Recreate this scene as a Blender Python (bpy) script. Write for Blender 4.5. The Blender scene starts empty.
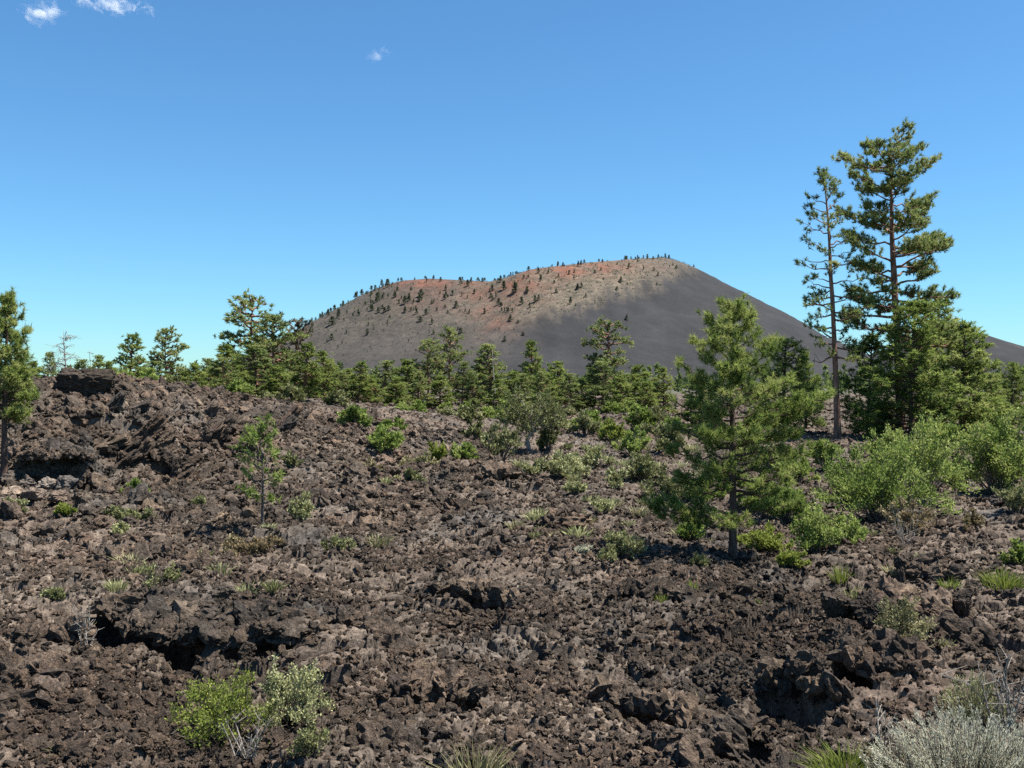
import bpy, math, random
import numpy as np
from mathutils import Vector

SC = bpy.context.scene
COL = SC.collection
HC = 3.4            # eye height above the middle of the lava field
HY = 384.0          # row of the horizon
R = math.radians

# ------------------------------------------------------------------ noise
def hsh(ix, iy, seed):
    a = (ix.astype(np.int64) * 374761393 + iy.astype(np.int64) * 668265263 + seed * 2147483629) & 0xFFFFFFFF
    a = ((a ^ (a >> 13)) * 1274126177) & 0xFFFFFFFF
    a = ((a ^ (a >> 16)) * 2246822519) & 0xFFFFFFFF
    a = a ^ (a >> 15)
    return (a & 0xFFFFFF) / float(0x1000000)

def perlin(x, y, seed=0):
    x = np.asarray(x, float); y = np.asarray(y, float)
    ix = np.floor(x); iy = np.floor(y); fx = x - ix; fy = y - iy
    u = fx * fx * fx * (fx * (fx * 6 - 15) + 10); v = fy * fy * fy * (fy * (fy * 6 - 15) + 10)
    def g(a, b):
        t = hsh(ix + a, iy + b, seed) * 6.2831853
        return np.cos(t) * (fx - a) + np.sin(t) * (fy - b)
    return 1.5 * ((g(0, 0) * (1 - u) + g(1, 0) * u) * (1 - v) + (g(0, 1) * (1 - u) + g(1, 1) * u) * v)

def fbm(x, y, seed=0, o=4):
    s = 0; a = 1.0; f = 1.0
    for i in range(o):
        s = s + a * perlin(x * f, y * f, seed + i * 17); a *= .5; f *= 2.03
    return s

def blocks(x, y, s, seed, tilt=.6):
    """broken crust: every Voronoi cell is a plate with its own height and tilt"""
    x = x / s; y = y / s
    ix = np.floor(x); iy = np.floor(y)
    b1 = np.full(x.shape, 9.0); b2 = np.full(x.shape, 9.0); h = np.zeros(x.shape)
    for a in (-1, 0, 1):
        for b in (-1, 0, 1):
            cx = ix + a; cy = iy + b
            px = cx + .1 + .8 * hsh(cx, cy, seed); py = cy + .1 + .8 * hsh(cx, cy, seed + 1)
            dx = x - px; dy = y - py; d = np.hypot(dx, dy)
            t = hsh(cx, cy, seed + 2) * 6.2831853
            q = tilt * (.3 + hsh(cx, cy, seed + 4))
            hh = hsh(cx, cy, seed + 3) * 2 - 1 + 2 * q * (np.cos(t) * dx + np.sin(t) * dy)
            near = d < b1
            b2 = np.where(near, b1, np.minimum(b2, d)); h = np.where(near, hh, h); b1 = np.where(near, d, b1)
    return h, b2 - b1

def sst(a, b, x):
    t = np.clip((x - a) / (b - a), 0, 1); return t * t * (3 - 2 * t)

# ------------------------------------------------------------------ lava terrain
def base0(x, y):
    x = np.asarray(x, float); y = np.asarray(y, float)
    d = np.hypot(x, y)
    z = .12 + 0 * d
    z = z + 1.6 * (1 - sst(1.5, 6.5, d))
    # raised, tilted lava ridge on the left
    prof = np.interp(x, [-40, -24, -17.5, -12.5, -8.5, -4.5, 0, 6], [3.4, 3.3, 3.2, 2.2, 1.55, .8, .3, 0])
    front = 27 + 5 * sst(-16, -4, x)
    up = sst(0, 1, (y - front) / 13.0)
    back = 1 - .45 * sst(46, 75, y)
    z = z + prof * up * back
    # far plain
    z = z + (.75 + .35 * perlin(x / 30., y / 30., 3)) * sst(60, 140, y) * sst(-25, 25, x + 5)
    z = z + 1.3 * np.exp(-((x + 7) / 9) ** 2 - ((y - 66) / 14) ** 2) * .25
    z = z + .55 * np.exp(-((x - 10) / 7) ** 2 - ((y - 80) / 10) ** 2)
    # right foreground shoulder and the gully behind it
    z = z + .35 * np.exp(-((x - 4.6) / 1.3) ** 2 - ((y - 12.2) / 1.6) ** 2)
    return z

def und(x, y):
    d = np.hypot(x, y)
    k = sst(4, 14, d)
    return k * (.18 * perlin(x / 9., y / 9., 11) + .22 * perlin(x / 4.1, y / 4.1, 12)) + sst(3, 8, d) * (.15 * (.35 - np.abs(perlin(x / 2.6, y / 2.6, 14))) + .07 * perlin(x / 1.1, y / 1.1, 15))

def march(px, py, fn, d0=5., d1=230.):
    d = np.exp(np.linspace(math.log(d0), math.log(d1), 1500))
    x = (px - 512) / 1000. * d; z = HC - (py - HY) / 1000. * d
    g = fn(x, d)
    i = np.nonzero(g >= z)[0]
    i = i[0] if len(i) else len(d) - 1
    return float(x[i]), float(d[i])

b1 = lambda x, y: base0(x, y) + und(x, y)
# open cracks and overhang hollows: (px,py) start, (px,py) end, width, depth, lift of the far lip
CR = []
for (a, b, c, e, w, dp, lift) in [
        (110, 617, 290, 658, .62, 1.6, .2), (-30, 735, 48, 682, .42, .9, .18),
        (20, 482, 94, 486, 1.5, 1.5, .9), (150, 466, 178, 470, .5, .8, .1),
        (870, 606, 944, 622, .5, 1.0, .15), (862, 668, 905, 690, .5, 1.1, .1), (895, 575, 935, 590, .5, .8, .1),
        (545, 527, 575, 521, .35, .5, .12), (490, 482, 515, 478, .6, .8, .2), (375, 742, 400, 760, .3, .6, .05),
        (230, 434, 262, 436, .8, .9, .2), (70, 418, 100, 420, .7, .6, .1), (925, 640, 1000, 650, .3, .6, .1),
        (590, 700, 720, 715, .22, .35, .05), (330, 640, 420, 655, .2, .3, .06), (430, 600, 520, 606, .25, .35, .08),
        (690, 760, 760, 740, .3, .5, .1), (620, 600, 690, 610, .2, .3, .05), (100, 560, 170, 556, .3, .4, .1),
        (760, 690, 830, 720, .3, .6, .1), (20, 640, 90, 650, .2, .3, .05), (400, 700, 480, 706, .2, .35, .05)]:
    CR.append((march(a, b, b1), march(c, e, b1), w, dp, lift))

def cracks(x, y):
    z = 0 * x
    wob = .2 * perlin(x / .8, y / .8, 71) + .05 * perlin(x / .3, y / .3, 72)
    for (p, q, w, dp, lift) in CR:
        dx, dy = q[0] - p[0], q[1] - p[1]; L = math.hypot(dx, dy); tx, ty = dx / L, dy / L
        nx, ny = -ty, tx
        if ny < 0: nx, ny = -nx, -ny                     # n points away from the camera
        s = ((x - p[0]) * tx + (y - p[1]) * ty) / L
        n = (x - p[0]) * nx + (y - p[1]) * ny
        m = (s > -.25) & (s < 1.25) & (np.abs(n) < 4 * w + 1)
        if not m.any(): continue
        sm = s[m]; nm = n[m] + wob[m] * min(1., w * 2)
        env = np.clip(1 - (2 * np.abs(sm - .5)) ** 4, 0, 1) * np.where((sm > 0) & (sm < 1), 1, 0)
        ww = w * (.35 + .65 * env)
        hole = sst(-1.6 * ww, -.35 * ww, nm) * (1 - sst(-.03, .12, nm)) * env
        lip = sst(-.03, .12, nm) * (1 - sst(.3 * w, 3.5 * w, nm)) * sst(-.25, .15, sm) * (1 - sst(.85, 1.25, sm))
        z[m] += -dp * hole + lift * lip
    return z

def height(x, y, fine=True):
    x = np.asarray(x, float); y = np.asarray(y, float)
    d = np.hypot(x, y)
    z = base0(x, y) + und(x, y) + cracks(x, y)
    wx = x + .22 * fbm(x / 1.1, y / 1.1, 31, 3); wy = y + .22 * fbm(x / 1.1, y / 1.1, 41, 3)
    slope = 1 + 1.0 * np.exp(-((x + 15) / 9) ** 2 - ((y - 33) / 8) ** 2)
    h, e = blocks(wx, wy, 2.1, 51, .45)
    z = z + .10 * slope * h
    h, e = blocks(wx * 1.2, wy, .8, 55, .7)
    z = z + .055 * slope * h - .05 * np.exp(-(e / .08) ** 2)
    if fine:
        k = .45 + .55 * sst(-.5, .4, perlin(x / 2.3, y / 2.3, 77))
        h, e = blocks(wx, wy * 1.1, .34, 59, .8)
        z = z + .034 * k * h - .03 * np.exp(-(e / .1) ** 2)
        m = d < 45
        f = np.zeros(x.shape)
        if m.any():
            h, e = blocks(wx[m] + .03 * perlin(x[m] / .07, y[m] / .07, 5), wy[m], .15, 63, .9)
            f[m] = .015 * k[m] * h * (1 - sst(28, 45, d[m]))
        m = d < 22
        if m.any():
            h, e = blocks(wx[m], wy[m], .07, 67, 1.0)
            f[m] += 0.007 * h * (1 - sst(12, 22, d[m])) + .012 * perlin(x[m] / .05, y[m] / .05, 9)
        z = z + f
    return z

def hz(x, y):
    return float(height(np.array([x]), np.array([y]), False)[0])

# ------------------------------------------------------------------ mesh helpers
def mesh(name, V, F, mats, attr=None, smooth=False, midx=None, cattr=None):
    V = np.ascontiguousarray(V, np.float32); F = np.ascontiguousarray(F, np.int32)
    me = bpy.data.meshes.new(name); n = F.shape[1]
    me.vertices.add(len(V)); me.vertices.foreach_set('co', V.ravel())
    me.loops.add(F.size); me.loops.foreach_set('vertex_index', F.ravel())
    me.polygons.add(len(F)); me.polygons.foreach_set('loop_start', np.arange(0, F.size, n, dtype=np.int32))
    me.polygons.foreach_set('use_smooth', np.full(len(F), smooth))
    for m in (mats if isinstance(mats, (list, tuple)) else [mats]): me.materials.append(m)
    if midx is not None: me.polygons.foreach_set('material_index', np.asarray(midx, np.int32))
    if attr is not None:
        a = me.attributes.new('tint', 'FLOAT', 'POINT'); a.data.foreach_set('value', np.asarray(attr, np.float32))
    if cattr is not None:
        a = me.attributes.new('zone', 'FLOAT_COLOR', 'POINT'); a.data.foreach_set('color', np.asarray(cattr, np.float32).ravel())
    me.update(calc_edges=True); me.validate()
    return me

def obj(name, me, parent=None, loc=(0, 0, 0)):
    o = bpy.data.objects.new(name, me); COL.objects.link(o); o.location = loc
    if parent is not None: o.parent = parent
    return o

def tag(o, label=None, cat=None, group=None, kind=None):
    if label: o['label'] = label
    if cat: o['category'] = cat
    if group: o['group'] = group
    if kind: o['kind'] = kind
    return o

class Geo:
    def __init__(s): s.V = []; s.F = []; s.A = []; s.n = 0
    def add(s, V, F, A=None):
        V = np.asarray(V, float); s.V.append(V); s.F.append(np.asarray(F, int) + s.n)
        s.A.append(np.zeros(len(V)) + (0 if A is None else A)); s.n += len(V)
    def tube(s, P, rad, k=5, A=None, rng=None, rough=0):
        P = np.asarray(P, float); n = len(P); rad = np.broadcast_to(np.asarray(rad, float), (n,))
        T = np.gradient(P, axis=0); T /= np.linalg.norm(T, axis=1)[:, None] + 1e-9
        ref = np.array([0, 0, 1.]) if abs(T[0][2]) < .8 else np.array([1., 0, 0])
        U = np.cross(T, ref); U /= np.linalg.norm(U, axis=1)[:, None] + 1e-9
        W = np.cross(T, U)
        a = np.arange(k) * 2 * math.pi / k
        rr = rad[:, None] * (1 + (rough * (rng.random((n, k)) - .5) if rng is not None else 0))
        V = P[:, None, :] + rr[..., None] * (np.cos(a)[None, :, None] * U[:, None, :] + np.sin(a)[None, :, None] * W[:, None, :])
        V = V.reshape(-1, 3); F = []
        i = np.arange(n - 1)[:, None] * k; j = np.arange(k)[None, :]; j2 = (j + 1) % k
        q = np.stack([i + j, i + j2, i + k + j2, i + k + j], -1).reshape(-1, 4)
        s.add(V, np.concatenate([q[:, [0, 1, 2]], q[:, [0, 2, 3]]]), A)
        s.add([P[-1] + T[-1] * rad[-1] * .5], np.zeros((0, 3)), A)
        top = s.n - 1; b = s.n - 1 - k
        s.F.append(np.array([[b + t, b + (t + 1) % k, top] for t in range(k)]))
    def mesh(s, name, mats, smooth=False, attr=True):
        return mesh(name, np.concatenate(s.V), np.concatenate(s.F), mats, np.concatenate(s.A) if attr else None, smooth)

def unit(v): return v / (np.linalg.norm(v, axis=-1, keepdims=True) + 1e-9)

def needles(g, P, D, tint, K, ln, wd, rng, spread=1.55):
    """tufts: K thin tapering needles round every tip"""
    P = np.repeat(P, K, 0); D = np.repeat(D, K, 0); A = np.repeat(tint, K) + rng.normal(0, .06, len(P))
    n = len(P)
    d = unit(D + spread * rng.normal(0, .62, (n, 3))); sd = unit(np.cross(d, rng.normal(0, 1, (n, 3))))
    L = ln * rng.uniform(.55, 1.1, (n, 1)); W = wd * rng.uniform(.7, 1.3, (n, 1))
    o = P + D * ln * rng.uniform(-.4, .3, (n, 1))
    V = np.stack([o - sd * W * .5, o + sd * W * .5, o + d * L], 1).reshape(-1, 3)
    g.add(V, np.arange(3 * n).reshape(-1, 3), np.repeat(A, 3))

def leaves(g, P, D, tint, ln, wd, rng, spread=.8):
    n = len(P)
    d = unit(D + spread * rng.normal(0, .7, (n, 3))); sd = unit(np.cross(d, rng.normal(0, 1, (n, 3))))
    L = ln * rng.uniform(.6, 1.3, (n, 1)); W = wd * rng.uniform(.7, 1.3, (n, 1))
    V = np.stack([P, P + d * L * .5 - sd * W * .5, P + d * L, P + d * L * .5 + sd * W * .5], 1).reshape(-1, 3)
    b = np.arange(n)[:, None] * 4
    g.add(V, np.concatenate([b + [0, 1, 2], b + [0, 2, 3]]), np.repeat(tint + rng.normal(0, .07, n), 4))

# ------------------------------------------------------------------ materials
def nt(name):
    m = bpy.data.materials.new(name); m.use_nodes = True
    t = m.node_tree; t.nodes.clear(); return m, t, t.nodes, t.links

def N(ns, typ, **kw):
    n = ns.new(typ)
    for k, v in kw.items():
        if k.startswith('i_'):
            key = k[2:]; key = int(key) if key.isdigit() else key.replace('_', ' ')
            n.inputs[key].default_value = v
        else: setattr(n, k, v)
    return n

def ramp(ns, stops, interp='LINEAR'):
    r = ns.new('ShaderNodeValToRGB'); r.color_ramp.interpolation = interp
    e = r.color_ramp.elements
    while len(e) > 1: e.remove(e[-1])
    e[0].position = stops[0][0]; e[0].color = (*stops[0][1], 1)
    for p, c in stops[1:]:
        q = e.new(p); q.color = (*c, 1)
    return r

def mix(ns, ls, a, b, f, mode='MIX'):
    m = ns.new('ShaderNodeMix'); m.data_type = 'RGBA'; m.blend_type = mode
    for s, v in ((m.inputs[0], f), (m.inputs[6], a), (m.inputs[7], b)):
        if hasattr(v, 'links'): ls.new(v, s)
        elif isinstance(v, (int, float)): s.default_value = v
        else: s.default_value = (*v, 1)
    return m.outputs[2]

def noise(ns, ls, vec, scale, detail=4, rough=.6, dist=0):
    n = ns.new('ShaderNodeTexNoise'); n.inputs['Scale'].default_value = scale; n.inputs['Detail'].default_value = detail
    n.inputs['Roughness'].default_value = rough; n.inputs['Distortion'].default_value = dist
    ls.new(vec, n.inputs['Vector']); return n.outputs['Fac']

def maprange(ns, ls, v, a, b, c=0., d=1.):
    m = ns.new('ShaderNodeMapRange'); ls.new(v, m.inputs[0])
    for i, q in enumerate((a, b, c, d)): m.inputs[i + 1].default_value = q
    return m.outputs[0]

def finish(t, ns, ls, color, rough=.95, bump=None, spec=.2):
    p = ns.new('ShaderNodeBsdfPrincipled'); o = ns.new('ShaderNodeOutputMaterial')
    if hasattr(color, 'links'): ls.new(color, p.inputs['Base Color'])
    else: p.inputs['Base Color'].default_value = (*color, 1)
    p.inputs['Roughness'].default_value = rough; p.inputs['Specular IOR Level'].default_value = spec
    if bump is not None: ls.new(bump, p.inputs['Normal'])
    ls.new(p.outputs[0], o.inputs[0]); return p

def lava_mat(name, rubble=False, tint=(1.07, 1.03, .98), lift=1.0, k=1.0):
    m, t, ns, ls = nt(name)
    if rubble:
        tc = ns.new('ShaderNodeTexCoord'); oi = ns.new('ShaderNodeObjectInfo')
        ad = ns.new('ShaderNodeVectorMath'); ad.operation = 'MULTIPLY_ADD'; ls.new(oi.outputs['Random'], ad.inputs[0])
        ad.inputs[1].default_value = (31, 17, 53); ls.new(tc.outputs['Object'], ad.inputs[2]); vec = ad.outputs[0]
        geo = ns.new('ShaderNodeNewGeometry')
        big = noise(ns, ls, geo.outputs['Position'], .35, 3)
    else:
        geo = ns.new('ShaderNodeNewGeometry'); vec = geo.outputs['Position']; k = 5.0
        big = noise(ns, ls, vec, .35, 3)
    med = noise(ns, ls, vec, 1.3 * k, 5, .65)
    fin = noise(ns, ls, vec, 5.5 * k, 4, .7)
    c1 = ramp(ns, [(.3, (.056, .047, .039)), (.5, (.118, .097, .079)), (.62, (.182, .150, .121)), (.75, (.265, .225, .182))]); ls.new(med, c1.inputs[0])
    red = ramp(ns, [(.3, (.068, .054, .046)), (.6, (.180, .140, .112)), (.8, (.27, .212, .172))]); ls.new(med, red.inputs[0])
    gry = ramp(ns, [(.3, (.056, .051, .048)), (.6, (.135, .122, .110)), (.8, (.23, .21, .19))]); ls.new(med, gry.inputs[0])
    rf = maprange(ns, ls, big, .48, .66); gf = maprange(ns, ls, big, .47, .33)
    c = mix(ns, ls, c1.outputs[0], red.outputs[0], rf)
    c = mix(ns, ls, c, gry.outputs[0], gf)
    if rubble:
        vr = ramp(ns, [(0, (.55, .55, .56)), (.5, (1, .97, .94)), (.85, (1.25, 1.13, 1.03)), (1, (1.8, 1.68, 1.5))]); ls.new(oi.outputs['Random'], vr.inputs[0])
        c = mix(ns, ls, c, vr.outputs[0], 1.0, 'MULTIPLY')
    # pale lichen and ash flecks
    fl = noise(ns, ls, vec, 9 * k, 3, .7)
    lf = maprange(ns, ls, fl, .60, .71, 0, .55)
    c = mix(ns, ls, c, (.33, .305, .255), lf)
    dk = maprange(ns, ls, fin, .34, .56, .38, 1.05)
    c = mix(ns, ls, c, dk, 1.0, 'MULTIPLY')
    pat = noise(ns, ls, geo.outputs['Position'], .16, 4, .6)
    pv = maprange(ns, ls, pat, .36, .64, .55, 1.1)
    c = mix(ns, ls, c, pv, 1.0, 'MULTIPLY')
    c = mix(ns, ls, c, tuple(v * lift * .92 for v in tint), 1.0, 'MULTIPLY')
    bp = ns.new('ShaderNodeBump'); bp.inputs['Strength'].default_value = .8; bp.inputs['Distance'].default_value = .02 if not rubble else .12
    ls.new(fin, bp.inputs['Height'])
    finish(t, ns, ls, c, .95, bp.outputs[0], .15)
    return m

def bark_mat(name, a, b, c, scale=1.0):
    m, t, ns, ls = nt(name)
    tc = ns.new('ShaderNodeTexCoord'); mp = ns.new('ShaderNodeMapping'); mp.inputs['Scale'].default_value = (6 * scale, 6 * scale, 1.3 * scale)
    ls.new(tc.outputs['Object'], mp.inputs[0])
    n1 = noise(ns, ls, mp.outputs[0], 2.2, 5, .7, .4)
    r = ramp(ns, [(.33, a), (.52, b), (.7, c)]); ls.new(n1, r.inputs[0])
    bp = ns.new('ShaderNodeBump'); bp.inputs['Strength'].default_value = .9; bp.inputs['Distance'].default_value = .03; ls.new(n1, bp.inputs['Height'])
    finish(t, ns, ls, r.outputs[0], .9, bp.outputs[0], .2)
    return m

def leaf_mat(name, stops, trans=.3, rough=.7, var=.25):
    m, t, ns, ls = nt(name)
    at = ns.new('ShaderNodeAttribute'); at.attribute_name = 'tint'
    oi = ns.new('ShaderNodeObjectInfo')
    ad = ns.new('ShaderNodeMath'); ad.operation = 'MULTIPLY_ADD'; ls.new(oi.outputs['Random'], ad.inputs[0]); ad.inputs[1].default_value = var * 1.7
    sb = ns.new('ShaderNodeMath'); sb.operation = 'SUBTRACT'; sb.inputs[1].default_value = .10; ls.new(at.outputs['Fac'], sb.inputs[0]); ls.new(sb.outputs[0], ad.inputs[2])
    r = ramp(ns, stops); ls.new(ad.outputs[0], r.inputs[0])
    p = ns.new('ShaderNodeBsdfPrincipled'); p.inputs['Roughness'].default_value = rough; p.inputs['Specular IOR Level'].default_value = .2
    ls.new(r.outputs[0], p.inputs['Base Color'])
    tr = ns.new('ShaderNodeBsdfTranslucent'); ls.new(r.outputs[0], tr.inputs[0])
    mx = ns.new('ShaderNodeMixShader'); mx.inputs[0].default_value = trans
    ls.new(p.outputs[0], mx.inputs[1]); ls.new(tr.outputs[0], mx.inputs[2])
    o = ns.new('ShaderNodeOutputMaterial'); ls.new(mx.outputs[0], o.inputs[0])
    return m

M = {}
M['lava'] = lava_mat('lava_crust')
M['rubble'] = lava_mat('lava_rubble', True)
M['boulder'] = lava_mat('lava_boulder', True, (1, .97, .93), 1.05, 5.)
M['pale'] = lava_mat('weathered_grey_boulder', True, (1.0, 1.0, 1.0), 1.75, 5.)
M['bark'] = bark_mat('ponderosa_bark', (.055, .033, .024), (.20, .11, .075), (.34, .21, .15), .6)
M['bark_young'] = bark_mat('young_pine_bark', (.03, .022, .018), (.085, .055, .042), (.17, .11, .085), 1.5)
M['dead'] = bark_mat('weathered_dead_wood', (.12, .105, .09), (.26, .235, .2), (.42, .38, .33), 3)
M['stem'] = bark_mat('shrub_stem', (.06, .045, .035), (.15, .12, .095), (.28, .24, .2), 6)
M['needle'] = leaf_mat('pine_needles', [(0, (.046, .072, .018)), (.35, (.128, .182, .040)), (.7, (.215, .270, .066)), (1, (.31, .34, .11))], .55)
M['needle_far'] = leaf_mat('distant_pine_needles', [(0, (.056, .080, .029)), (.35, (.128, .172, .052)), (.7, (.205, .250, .08)), (1, (.29, .315, .115))], .54)
M['needle_dry'] = leaf_mat('thin_dull_pine_needles', [(0, (.05, .05, .03)), (.5, (.10, .10, .06)), (1, (.16, .14, .09))], .3)
M['hill_needle'] = leaf_mat('hillside_pine_needles', [(0, (.05, .062, .04)), (.5, (.085, .10, .06)), (1, (.13, .14, .085))], .3)
M['green'] = leaf_mat('light_green_shrub_leaves', [(0, (.06, .092, .018)), (.5, (.168, .232, .048)), (1, (.30, .345, .10))], .4)
M['olive'] = leaf_mat('olive_shrub_leaves', [(0, (.07, .078, .03)), (.5, (.16, .17, .065)), (1, (.27, .27, .13))], .25)
M['bright'] = leaf_mat('bright_green_leaves', [(0, (.08, .105, .02)), (.5, (.18, .22, .04)), (1, (.28, .31, .07))], .35)
M['sage'] = leaf_mat('grey_sage_leaves', [(0, (.26, .25, .165)), (.5, (.48, .47, .34)), (1, (.64, .62, .47))], .38)
M['straw'] = leaf_mat('straw_grass_blades', [(0, (.12, .12, .05)), (.5, (.25, .23, .11)), (1, (.38, .34, .2))], .25)
M['rust'] = leaf_mat('rusty_dry_leaves', [(0, (.10, .075, .04)), (.5, (.2, .15, .08)), (1, (.28, .24, .13))], .25)
M['pale_leaf'] = leaf_mat('pale_green_leaves', [(0, (.15, .155, .065)), (.5, (.29, .295, .135)), (1, (.40, .40, .2))], .25)

# ------------------------------------------------------------------ setting: lava, plain, cone
def build_lava():
    th = np.arange(-R(36), R(36), .0015)
    d = np.exp(np.arange(math.log(3.2), math.log(262.), .0031))
    T, D = np.meshgrid(th, d)
    X = D * np.sin(T); Y = D * np.cos(T)
    Z = height(X, Y)
    n, m = X.shape
    i = np.arange(n - 1)[:, None] * m + np.arange(m - 1)[None, :]
    F = np.stack([i, i + 1, i + m + 1, i + m], -1).reshape(-1, 4)
    me = mesh('lava_field', np.stack([X, Y, Z], -1).reshape(-1, 3), F, M['lava'])
    tag(obj('lava_field', me), 'rough dark brown lava flow covering the foreground', 'lava field', kind='structure')

def plain_z(x, y):
    return .5 + .3 * perlin(x / 60., y / 60., 91)

def build_plain():
    m, t, ns, ls = nt('cinder_plain')
    g = ns.new('ShaderNodeNewGeometry')
    a = noise(ns, ls, g.outputs['Position'], .08, 5); b = noise(ns, ls, g.outputs['Position'], .9, 4, .7)
    r = ramp(ns, [(.35, (.05, .045, .042)), (.55, (.09, .085, .06)), (.7, (.12, .125, .06))]); ls.new(a, r.inputs[0])
    c = mix(ns, ls, r.outputs[0], maprange(ns, ls, b, .3, .7, .6, 1.2), 1., 'MULTIPLY')
    finish(t, ns, ls, c)
    th = np.linspace(0, 2 * math.pi, 181); d = np.array([0, 1, 3, 30, 120, 255, 300, 400, 600, 900, 1300, 2000, 3000, 4200.])
    T, D = np.meshgrid(th, d); X = D * np.sin(T); Y = D * np.cos(T)
    Z = np.where(D > 270, plain_z(X, Y) * sst(250, 300, D), -3.0 + 0 * D)
    Z = np.where(D < 250, -3.0, Z)
    n, k = X.shape; i = np.arange(n - 1)[:, None] * k + np.arange(k - 1)[None, :]
    F = np.stack([i, i + k, i + k + 1, i + 1], -1).reshape(-1, 4)
    tag(obj('ground', mesh('ground', np.stack([X, Y, Z], -1).reshape(-1, 3), F, m)), 'cinder plain running to the horizon', 'ground', kind='structure')

# skyline heights of the cone, read along its rim
SKX = [200, 250, 300, 340, 380, 405, 430, 470, 490, 510, 530, 560, 600, 640, 662, 680, 700, 730, 800]
SKY = [352, 342, 318, 300, 285, 279, 277, 279, 280, 275, 268, 264, 260, 257, 256, 260, 266, 280, 316]
CX, CY, RA, RB = 40., 1930., 262., 190.
def cone_z(x, y):
    dx = (x - CX) / RA; dy = (y - CY) / RB
    th = np.arctan2(dy, dx); r = np.hypot(dx, dy)
    rx = CX + RA * np.cos(th); ry = CY + RB * np.sin(th)
    fx = np.where(ry > CY, 2 * CY - ry, ry)           # both halves of the rim share the front half's height
    pxs = 512 + 1000 * rx / fx
    rim = HC + (HY - np.interp(pxs, SKX, SKY)) / 1000. * fx
    dist = np.hypot(x - rx, y - ry) * np.sign(r - 1)
    rough = 7 * fbm(x / 160., y / 160., 201, 3) + 1.5 * fbm(x / 25., y / 25., 207, 3)
    sl = .55
    fall = sl * dist + 9 * (np.exp(-np.clip(dist, 0, None) / 22.) - 1) * 1.0
    out = rim - np.maximum(fall, 0)
    # concave apron
    k = 26.
    zb = out + rough * sst(5, 90, dist)
    zb = k * np.log1p(np.exp(np.clip(zb / k, -30, 30)))
    inside = rim - np.minimum(.5 * np.abs(dist), 70)
    return np.where(dist < 0, inside, np.minimum(zb, rim + 2)) - 2.5

def build_cone():
    m, t, ns, ls = nt('cinder_cone_slope')
    g = ns.new('ShaderNodeNewGeometry'); P = g.outputs['Position']
    at = ns.new('ShaderNodeAttribute'); at.attribute_name = 'zone'
    sp = ns.new('ShaderNodeSeparateColor'); ls.new(at.outputs['Color'], sp.inputs[0])
    n1 = noise(ns, ls, P, .012, 5, .6); n2 = noise(ns, ls, P, .09, 5, .75); n3 = noise(ns, ls, P, .16, 4, .75)
    dark = ramp(ns, [(.3, (.025, .0255, .027)), (.6, (.034, .034, .0355)), (.75, (.046, .045, .046))]); ls.new(n1, dark.inputs[0])
    tan = ramp(ns, [(.3, (.050, .043, .034)), (.5, (.112, .092, .069)), (.7, (.19, .152, .112))]); ls.new(n2, tan.inputs[0])
    red = ramp(ns, [(.3, (.095, .046, .034)), (.55, (.165, .075, .052)), (.75, (.21, .12, .08))]); ls.new(n2, red.inputs[0])
    c = mix(ns, ls, dark.outputs[0], tan.outputs[0], sp.outputs[1])
    c = mix(ns, ls, c, red.outputs[0], sp.outputs[0])
    sc = maprange(ns, ls, n3, .53, .58)
    mm = ns.new('ShaderNodeMath'); mm.operation = 'MULTIPLY'; ls.new(sc, mm.inputs[0]); ls.new(sp.outputs[2], mm.inputs[1])
    c = mix(ns, ls, c, (.058, .060, .042), mm.outputs[0])
    n4 = noise(ns, ls, P, .5, 4, .8); fv = maprange(ns, ls, n4, .3, .7, .72, 1.28)
    c = mix(ns, ls, c, fv, 1., 'MULTIPLY')
    bp = ns.new('ShaderNodeBump'); bp.inputs['Strength'].default_value = .5; bp.inputs['Distance'].default_value = 3; ls.new(n2, bp.inputs['Height'])
    finish(t, ns, ls, c, .97, bp.outputs[0], .1)
    xs = np.linspace(-1000, 1150, 520); ys = np.linspace(1050, 2500, 360)
    X, Y = np.meshgrid(xs, ys); Z = cone_z(X, Y)
    px = 512 + 1000 * X / Y; py = HY - 1000 * (Z - HC) / Y
    zn = zones(px, py, X, Y)
    n, k = X.shape; i = np.arange(n - 1)[:, None] * k + np.arange(k - 1)[None, :]
    F = np.stack([i, i + 1, i + k + 1, i + k], -1).reshape(-1, 4)
    tag(obj('cinder_cone_hill', mesh('cinder_cone_hill', np.stack([X, Y, Z], -1).reshape(-1, 3), F, m, smooth=True, cattr=zn.reshape(-1, 4))),
        'broad dark cinder cone with a red and tan rim', 'hill', kind='structure')
    # a second, lower black hill to the right of the cone
    xs = np.linspace(300, 2600, 150); ys = np.linspace(2300, 3900, 90); X, Y = np.meshgrid(xs, ys)
    r = np.hypot((X - 1330) / 1.0, (Y - 3000) / .75)
    Z = 185 - .36 * r; Z = 18 * np.log1p(np.exp(np.clip(Z / 18, -30, 30))) + 3 * fbm(X / 150, Y / 150, 222, 3) - 4
    zn = np.zeros(X.shape + (4,)); zn[..., 3] = 1
    n, k = X.shape; i = np.arange(n - 1)[:, None] * k + np.arange(k - 1)[None, :]
    F = np.stack([i, i + 1, i + k + 1, i + k], -1).reshape(-1, 4)
    tag(obj('black_cinder_hill', mesh('black_cinder_hill', np.stack([X, Y, Z], -1).reshape(-1, 3), F, m, smooth=True, cattr=zn.reshape(-1, 4))),
        'low black cinder hill right of the cone', 'hill', kind='structure')

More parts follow.
